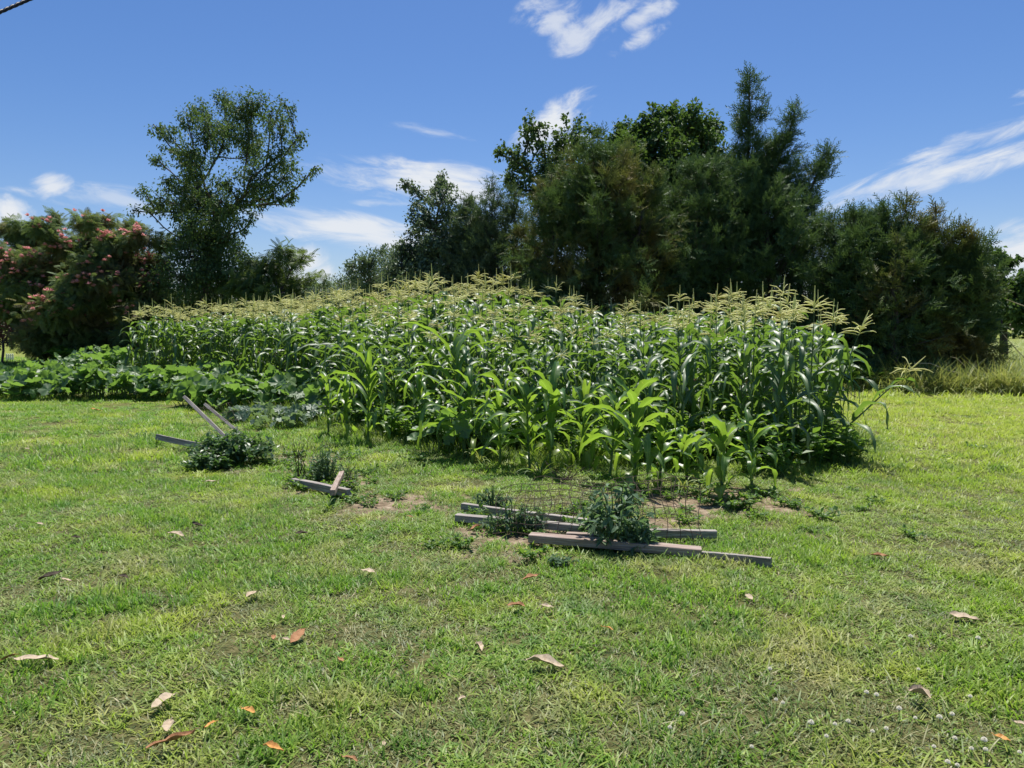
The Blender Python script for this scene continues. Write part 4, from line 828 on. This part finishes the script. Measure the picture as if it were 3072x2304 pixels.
grow('mimosa_tree', 'wide spreading mimosa tree with pink blossoms at left', 'tree', 34, [(240,1060),(238,1000),(250,930),(230,880)], MIM, .2, frond_tpl(), .33, M_mimosa, per=1.3, flat=.42, twigs_n=9, leaves_per_twig=22, droop=.25, flowers=520)
grow('mimosa_sapling', 'pale feathery leaved sapling right of the tall tree', 'tree', 30, [(830,1080),(835,950),(840,880)], [(850,752,28),(820,790,40),(890,775,24),(915,762,12),(780,830,46),(850,840,46),(930,830,20),(972,838,18),(765,780,28),(900,850,36),(725,860,48),(800,890,50),(880,900,40),(960,880,26),(1000,870,18),(930,900,30)], .04, frond_tpl(), .34, M_feather, per=1.0, flat=.6, twigs_n=12, leaves_per_twig=16)
grow('olive_shrub', 'grey green twiggy shrub rising behind the corn at centre left', 'shrub', 27, [(1170,1100),(1165,960),(1160,900)], [(1072,800,30),(1040,825,22),(1110,795,28),(1140,775,26),(1180,768,26),(1205,800,46),(1240,790,46),(1100,845,48),(1025,862,28),(1290,830,50),(1165,850,56),(1060,890,50),(1230,880,60),(1320,890,50),(1380,850,60),(1420,900,60),(1130,900,60),(1000,900,40),(950,905,34)], .03, leaf_tpl(.22), .12, M_olive, per=1.6, twigs_n=14, leaves_per_twig=44, up=.35, droop=-.5, twig_len=1.15)
grow('whip_tree', 'thin young tree with loose leaves against the cloud', 'tree', 25, [(1300,1090),(1305,900),(1300,760),(1310,690),(1318,620)], [(1323,525,7),(1320,545,10),(1318,562,14),(1347,557,7),(1300,570,9),(1215,552,5),(1228,560,5),(1240,568,6),(1255,580,8),(1252,608,18),(1285,603,18),(1323,603,20),(1361,603,16),(1239,635,15),(1280,636,22),(1334,636,30),(1293,668,26),(1239,698,16),(1266,717,24),(1301,703,32),(1225,736,18),(1266,744,28),(1206,750,8),(1307,744,38),(1280,771,42),(1350,690,36),(1340,760,50),(1290,840,55),(1350,860,60),(1400,760,44),(1390,820,50),(1250,800,44),(1240,850,50),(1330,720,34),(1230,665,20),(1250,690,26),(1340,580,16),(1370,640,26),(1270,650,26),(1390,700,30),(1240,770,34),(1210,810,36),(1180,840,36),(1310,610,18),(1420,720,36)], .03, leaf_tpl(.3), .12, M_olive, per=1.9, twigs_n=13, leaves_per_twig=32, droop=.5)
OAK = [(2014,352,36),(1953,358,32),(2082,350,34),(2140,385,32),(1865,388,26),(1905,392,26),(1980,403,40),(2048,403,40),(2115,424,42),(1912,430,38),(1850,425,26),(1880,480,50),(1960,470,50),(2040,470,50),(2120,480,50),(1900,550,60),(2000,550,60),(2100,550,60),(1800,520,60),(1950,640,70),(2080,640,70),(1850,640,70),(2180,560,60),(2180,680,70),(2000,760,80),(1850,760,80),(2150,790,80),(1740,640,70)]
grow('oak_tree', 'big round crowned dark oak behind the cedars', 'tree', 29, [(2000,1100),(2000,900),(2005,700),(2010,560)], OAK, .14, leaf_tpl(.34), .17, M_oak, per=1.5, twigs_n=13, leaves_per_twig=50, droop=.2, twig_len=1.35)
OAK2 = [(1607,380,26),(1722,380,28),(1702,424,32),(1586,417,26),(1525,451,22),(1566,471,30),(1634,448,32),(1498,464,12),(1539,512,28),(1607,512,34),(1783,405,22),(1750,440,30),(1660,500,40),(1720,520,40),(1580,570,34),(1520,560,24),(1640,580,44),(1700,620,50)]
grow('oak_tree', 'lighter loose crowned oak left of the big round one', 'tree', 27.5, [(1630,1100),(1640,800),(1630,650),(1635,570)], OAK2, .08, leaf_tpl(.34), .15, M_tree, per=1.5, twigs_n=12, leaves_per_twig=34, droop=.2, twig_len=1.4)
FR = [(2985,760,26),(3015,790,24),(3042,790,20),(3060,840,30),(3000,830,34),(3095,870,40),(2970,880,50),(3040,900,50),(3095,935,50),(3000,945,44),(3150,860,60),(3180,930,60),(2930,820,40),(2950,960,40)]
grow('oak_tree', 'dark oak at the right edge beyond the cedars', 'tree', 31, [(3010,1090),(3010,980),(3015,900)], FR, .12, leaf_tpl(.34), .18, M_oak, per=1.3, twigs_n=13, leaves_per_twig=44, droop=.2)
grow('red_shrub', 'reddish brown shrub at the far left edge under the mimosa', 'shrub', 33, [(10,1085),(10,1050),(12,1030)], [(0,985,30),(25,1000,28),(45,1025,22),(-30,1010,40),(10,1025,30)], .04, leaf_tpl(.25), .16, M_red if 'M_red' in globals() else leafmat('red_leaf', [(0, (.12, .05, .035)), (1, (.25, .11, .09))], trans=(.4, .15, .1), tf=.25), per=1.0, leaves_per_twig=20)

def cedar(name, label, Y, leaders, mat, spray=.36, dens=17.0, group=None, elev=(.35, .95), base_px=None, br=.06):
    """leaders: (px0,py0,px1,py1,dY0,dY1,[(t,r_px)...],nbranches)"""
    lv, wd = Geo(), Geo(); A, B, RA, RB = [], [], [], []; SP_, SD, SR = [], [], []; b0 = None
    for (x0, y0, x1, y1, d0, d1, prof, nb) in leaders:
        P0, P1 = at(x0, y0, Y+d0), at(x1, y1, Y+d1)
        if b0 is None: b0 = np.array([P0[0], P0[1], 0.])
        axis = P1-P0; k_ = 12; last = P0; r0 = br*(1 if P0[2] < 1 else .3)
        for i in range(k_): nx_ = P0+axis*(i+1)/k_+(rng.normal(0, .03, 3)); A.append(last); B.append(nx_); RA.append(r0*(1-i/k_)+.012); RB.append(r0*(1-(i+1)/k_)+.010); last = nx_
        pt_, pr_ = zip(*prof); 
        for i in range(int(nb*(.8 if pr_[0] > 110 else 1.6))):
            t_ = U(0, 1)**1.05; R = np.interp(t_, pt_, pr_)/F*Y*U(.62, 1.12)*(1.32 if U(0, 1) < .14 else 1); a = U(0, 6.28); el = U(*elev)*(1 if t_ > .6 else .3+.9*t_)
            s = P0+axis*max(0, t_-.03-R*.35*math.tan(min(el, 1.0))/np.linalg.norm(axis)); d = np.array([math.cos(a)*math.cos(el), math.sin(a)*math.cos(el), math.sin(el)])
            Lb = R/max(.35, math.cos(el)); e = s+d*Lb; A.append(s); B.append(e); RA.append(.006+.007*Lb); RB.append(.003)
            m = max(4, int(Lb*dens*1.5)); npd = max(1, int(Lb*3.2)); pc = U(.22, 1.0, npd)**.7; po = rng.normal(0, .05+.11*min(1.6, Lb), (npd, 3))*(1.1-pc*.6)[:, None]; pr3 = U(0, 1, npd); pi = rng.integers(npd, size=m)
            tt = np.clip(pc[pi]+U(-.05, .05, m)/max(.5, Lb), 0, 1.02)[:, None]; q = s+(e-s)*tt+po[pi]+rng.normal(0, .075, (m, 3))
            SP_.append(q); SD.append(d*.8+rng.normal(0, .75, (m, 3))+np.array([0, 0, .1])); SR.append(np.clip(pr3[pi]*.7+U(0, .3, m), 0, 1))
    SP_, SD, SR = np.concatenate(SP_), np.concatenate(SD), np.concatenate(SR); m = len(SP_); kk_ = rng.integers(len(SPR), size=m); sz = spray*U(.55, 1.25, m)
    ok = SP_[:, 2] > .15; Ms = basis(SD, U(-1.5, 1.5, m))*sz[:, None, None]
    for q in range(len(SPR)): s_ = (kk_ == q) & ok; lv.inst(SPR[q], Ms[s_], SP_[s_], r=SR[s_])
    edges_tubes(wd, np.array(A), np.array(B), np.array(RA), np.array(RB), 5)
    t_ = thing(name, label, 'cedar tree', tuple(b0), group); obj('trunk', local(wd, b0), M_bark, t_, smooth=True); obj('crown', local(lv, b0), mat, t_); print(name, m); return t_
cedar('cedar_tree', 'tallest dark cedar with a pointed spire and upswept side leaders', 24, [
  (2245,1145,2248,197,0,0,[(0,220),(.4,235),(.55,160),(.68,60),(.78,30),(.88,34),(.93,17),(1,3)],420),
  (2280,640,2396,305,.3,.3,[(0,80),(.4,44),(.7,30),(1,4)],70),(2250,620,2330,440,0,0,[(0,60),(.6,26),(1,4)],40),
  (2340,740,2492,440,-.3,-.4,[(0,90),(.4,50),(.75,30),(1,4)],80),(2290,640,2400,480,.8,1,[(0,60),(.6,30),(1,4)],40),
  (2380,1130,2420,620,-.2,-.2,[(0,120),(.6,95),(1,30)],130),(2330,1140,2290,560,-1.2,-1.2,[(0,150),(.6,120),(1,30)],170)], M_cedar, elev=(.4, 1.0), br=.16)
cedar('cedar_tree', 'mid green cedar standing between the bronze one and the tallest', 23.5, [
  (2110,1140,2090,470,0,0,[(0,190),(.5,180),(.75,120),(.92,60),(1,15)],330),(2000,1140,2030,640,-.7,-.7,[(0,130),(.6,110),(1,40)],150)], M_cedar, br=.12)
cedar('cedar_tree', 'large rounded bronze tinged cedar in the middle of the grove', 22.5, [
  (1800,1150,1790,420,0,0,[(0,250),(.4,250),(.65,190),(.85,110),(1,30)],430),(1880,1150,1930,520,-.3,-.3,[(0,150),(.6,120),(.9,60),(1,20)],190),
  (1690,1150,1650,520,-.5,-.5,[(0,150),(.6,110),(.9,50),(1,20)],190),(1620,1150,1560,680,.2,.2,[(0,120),(.6,90),(1,20)],120)], M_cedarbrown, br=.14)
cedar('cedar_tree', 'thin feathery grey green cedar at the left of the grove', 24, [
  (1470,1130,1475,535,0,0,[(0,130),(.4,120),(.7,80),(.9,34),(1,5)],260),(1400,1130,1402,585,.3,.3,[(0,110),(.5,90),(.8,40),(1,5)],190),(1540,1130,1545,560,0,0,[(0,120),(.6,90),(1,15)],190),(1440,1130,1440,620,.5,.5,[(0,110),(.6,90),(1,10)],150)], M_cedargrey, dens=12, br=.07)
cedar('cedar_tree', 'low dark green cedar right of the tallest one', 21.5, [
  (2570,1160,2560,618,0,0,[(0,160),(.6,125),(.85,60),(1,8)],250),(2640,1160,2655,598,-.3,-.3,[(0,130),(.6,100),(.85,50),(1,6)],210),(2600,760,2615,640,.3,.3,[(0,60),(.6,34),(1,5)],40),(2500,1160,2500,640,.2,.2,[(0,120),(.6,90),(1,30)],150)], M_cedar, br=.11)
cedar('cedar_tree', 'broad bronze tipped cedar at the right end of the grove', 21, [
  (2740,1160,2715,582,0,0,[(0,150),(.6,100),(.85,34),(1,4)],230),(2810,1160,2808,606,0,0,[(0,120),(.6,80),(.85,30),(1,4)],180),(2760,800,2765,660,.2,.2,[(0,60),(.6,34),(1,5)],40),(2870,1160,2890,670,-.2,-.2,[(0,70),(.3,80),(.6,85),(.85,45),(1,6)],170),
  (2860,1150,2940,720,-.2,-.2,[(0,50),(.4,70),(.6,60),(1,6)],110),(2680,1160,2690,700,-.8,-.8,[(0,120),(.6,100),(1,20)],130)], M_cedarbrown, br=.11)
# far woods closing the horizon
g = Geo(); n = 26000; X = U(-130, 150, n); prof = 3.0+4.5*fbm(X*.045, X*0+3)+2.5*fbm(X*.3, X*0+8)
Z = prof*U(0, 1, n)**.8*.8; Yw = 118+U(-3, 3, n); D = rng.normal(0, 1, (n, 3)); g.inst(leaf_tpl(.45), basis(D)*(U(.5, 1.1, n))[:, None, None], np.stack([X, Yw, Z], 1), r=U(0, 1, n))
tag(obj('far_woods', g, M_oak), 'distant line of dark woods on the horizon', 'woods', kind='stuff')
# ivy and undergrowth at the foot of the left trees
V_ivy = [weed(14, .5, .6, .42, .16) for _ in range(3)]
n = 330; y = U(30, 36, n); x = U(-.72, -.3, n)*y; k = x > -.60*y
scatter('ivy_undergrowth', V_ivy, np.stack([x[k], y[k], x[k]*0], 1), U(0, 6.28, k.sum()), U(.8, 1.7, k.sum()), M_weed, 'low leafy undergrowth under the left trees', 'undergrowth')
n = 230; x = U(-1, 9.6, n); y = 19.8+U(-.6, 1.2, n)+np.clip(9-x, 0, 10)*.12
scatter('cedar_undergrowth', V_ivy, np.stack([x, y, x*0], 1), U(0, 6.28, n), U(.5, 1.3, n), M_weed, 'leafy undergrowth at the foot of the cedars', 'undergrowth')

# ------------------------------------------------------------------ fence post, canes, cable, white pickets
p0 = gnd(2995, 1150); t_ = thing('fence_post', 'dark steel fence post standing in the rough grass at right', 'fence post', p0); g = Geo()
hz_ = at(2995, 958, p0[1])[2]; tube(g, [[0, 0, 0], [0, 0, hz_*.5], [.0, 0, hz_]], .020, 6, cap=True); g.add([[-.028, -.004, 0], [.028, -.004, 0], [.028, -.004, hz_-.02], [-.028, -.004, hz_-.02]], [[0, 1, 2, 3]])
obj('post', g, M_cable, t_); g = Geo()
for q in range(9): tube(g, [[-.012, -.032, .3+q*.17], [.012, -.032, .3+q*.17]], .009, 5, cap=True)
obj('studs', g, M_cable, t_)
M_cane = solidmat('pale_cane', [(.3, (.30, .25, .14)), (.7, (.48, .42, .27))], rough=.7)
def cane(label, pix, Y, r, dy=0.):
    P_ = [at(px, py, Y+dy*i) for i, (px, py) in enumerate(pix)]; g = Geo(); n = len(P_); R_ = np.linspace(r*.6, r, n); b_ = P_[-1]
    tube(g, [p-b_ for p in P_], R_, 5); o = obj('dry_cane', g, M_cane, smooth=True); o.location = tuple(b_); return tag(o, label, 'cane', 'dry canes arching out of the rough grass')
cane('long pale cane arching low over the rough grass', [(2742,1090),(2790,1090),(2840,1110),(2900,1125),(2970,1137),(3040,1146),(3110,1150)], 18.8, .018)
cane('pale cane slanting down right from the fence post', [(2995,984),(3020,1015),(3050,1050),(3085,1085)], 20.5, .014)
cane('short dry cane leaning against the grove at right', [(2850,1070),(2870,1075),(2895,1098)], 18.9, .010)
cane('dead grey branch against the oak at the right edge', [(3018,898),(3050,910),(3090,925)], 26, .02)
# twisted overhead cable crossing the top left corner
A_, B_ = at(-60, 62, 6.0), at(190, -46, 6.6); t_ = thing('overhead_cable', 'black twisted overhead cable crossing the top left corner', 'cable', A_)
for ph in (0, 2.1, 4.2):
    g = Geo(); D = B_-A_; M = basis(D[None])[0]; n = 120; pp = []
    for i in range(n+1):
        s = i/n-.0; a = ph+s*2*math.pi*5.2; pp.append(D*(s*1.0)+.0075*(math.cos(a)*M[:, 0]+math.sin(a)*M[:, 2]))
    tube(g, pp, .0078, 7); obj('wire_strand', g, M_cable, t_, smooth=True)
p0 = gnd(30, 1082); t_ = thing('white_picket_fence', 'tiny white picket fence piece by the dark bushes at far left', 'fence', p0)
for i in range(4):
    g = Geo(); x_ = -.16+i*.1; V_ = [[x_-.03, 0, 0], [x_+.03, 0, 0], [x_+.03, 0, .3], [x_, 0, .36], [x_-.03, 0, .3]]; V2 = [[a, b_+.03, c] for a, b_, c in V_]
    g.add(V_+V2, [[0, 1, 6, 5], [1, 2, 7, 6], [2, 3, 8, 7], [3, 4, 9, 8], [4, 0, 5, 9], [0, 1, 2, 4], [5, 9, 7, 6]], [[2, 3, 4], [7, 9, 8]]); obj('picket', g, M_white, t_)
g = Geo(); tube(g, [[-.2, .045, .18], [.18, .045, .18]], .015, 4, cap=True); obj('rail', g, M_white, t_)

sc.render.engine = 'CYCLES'
print('done')
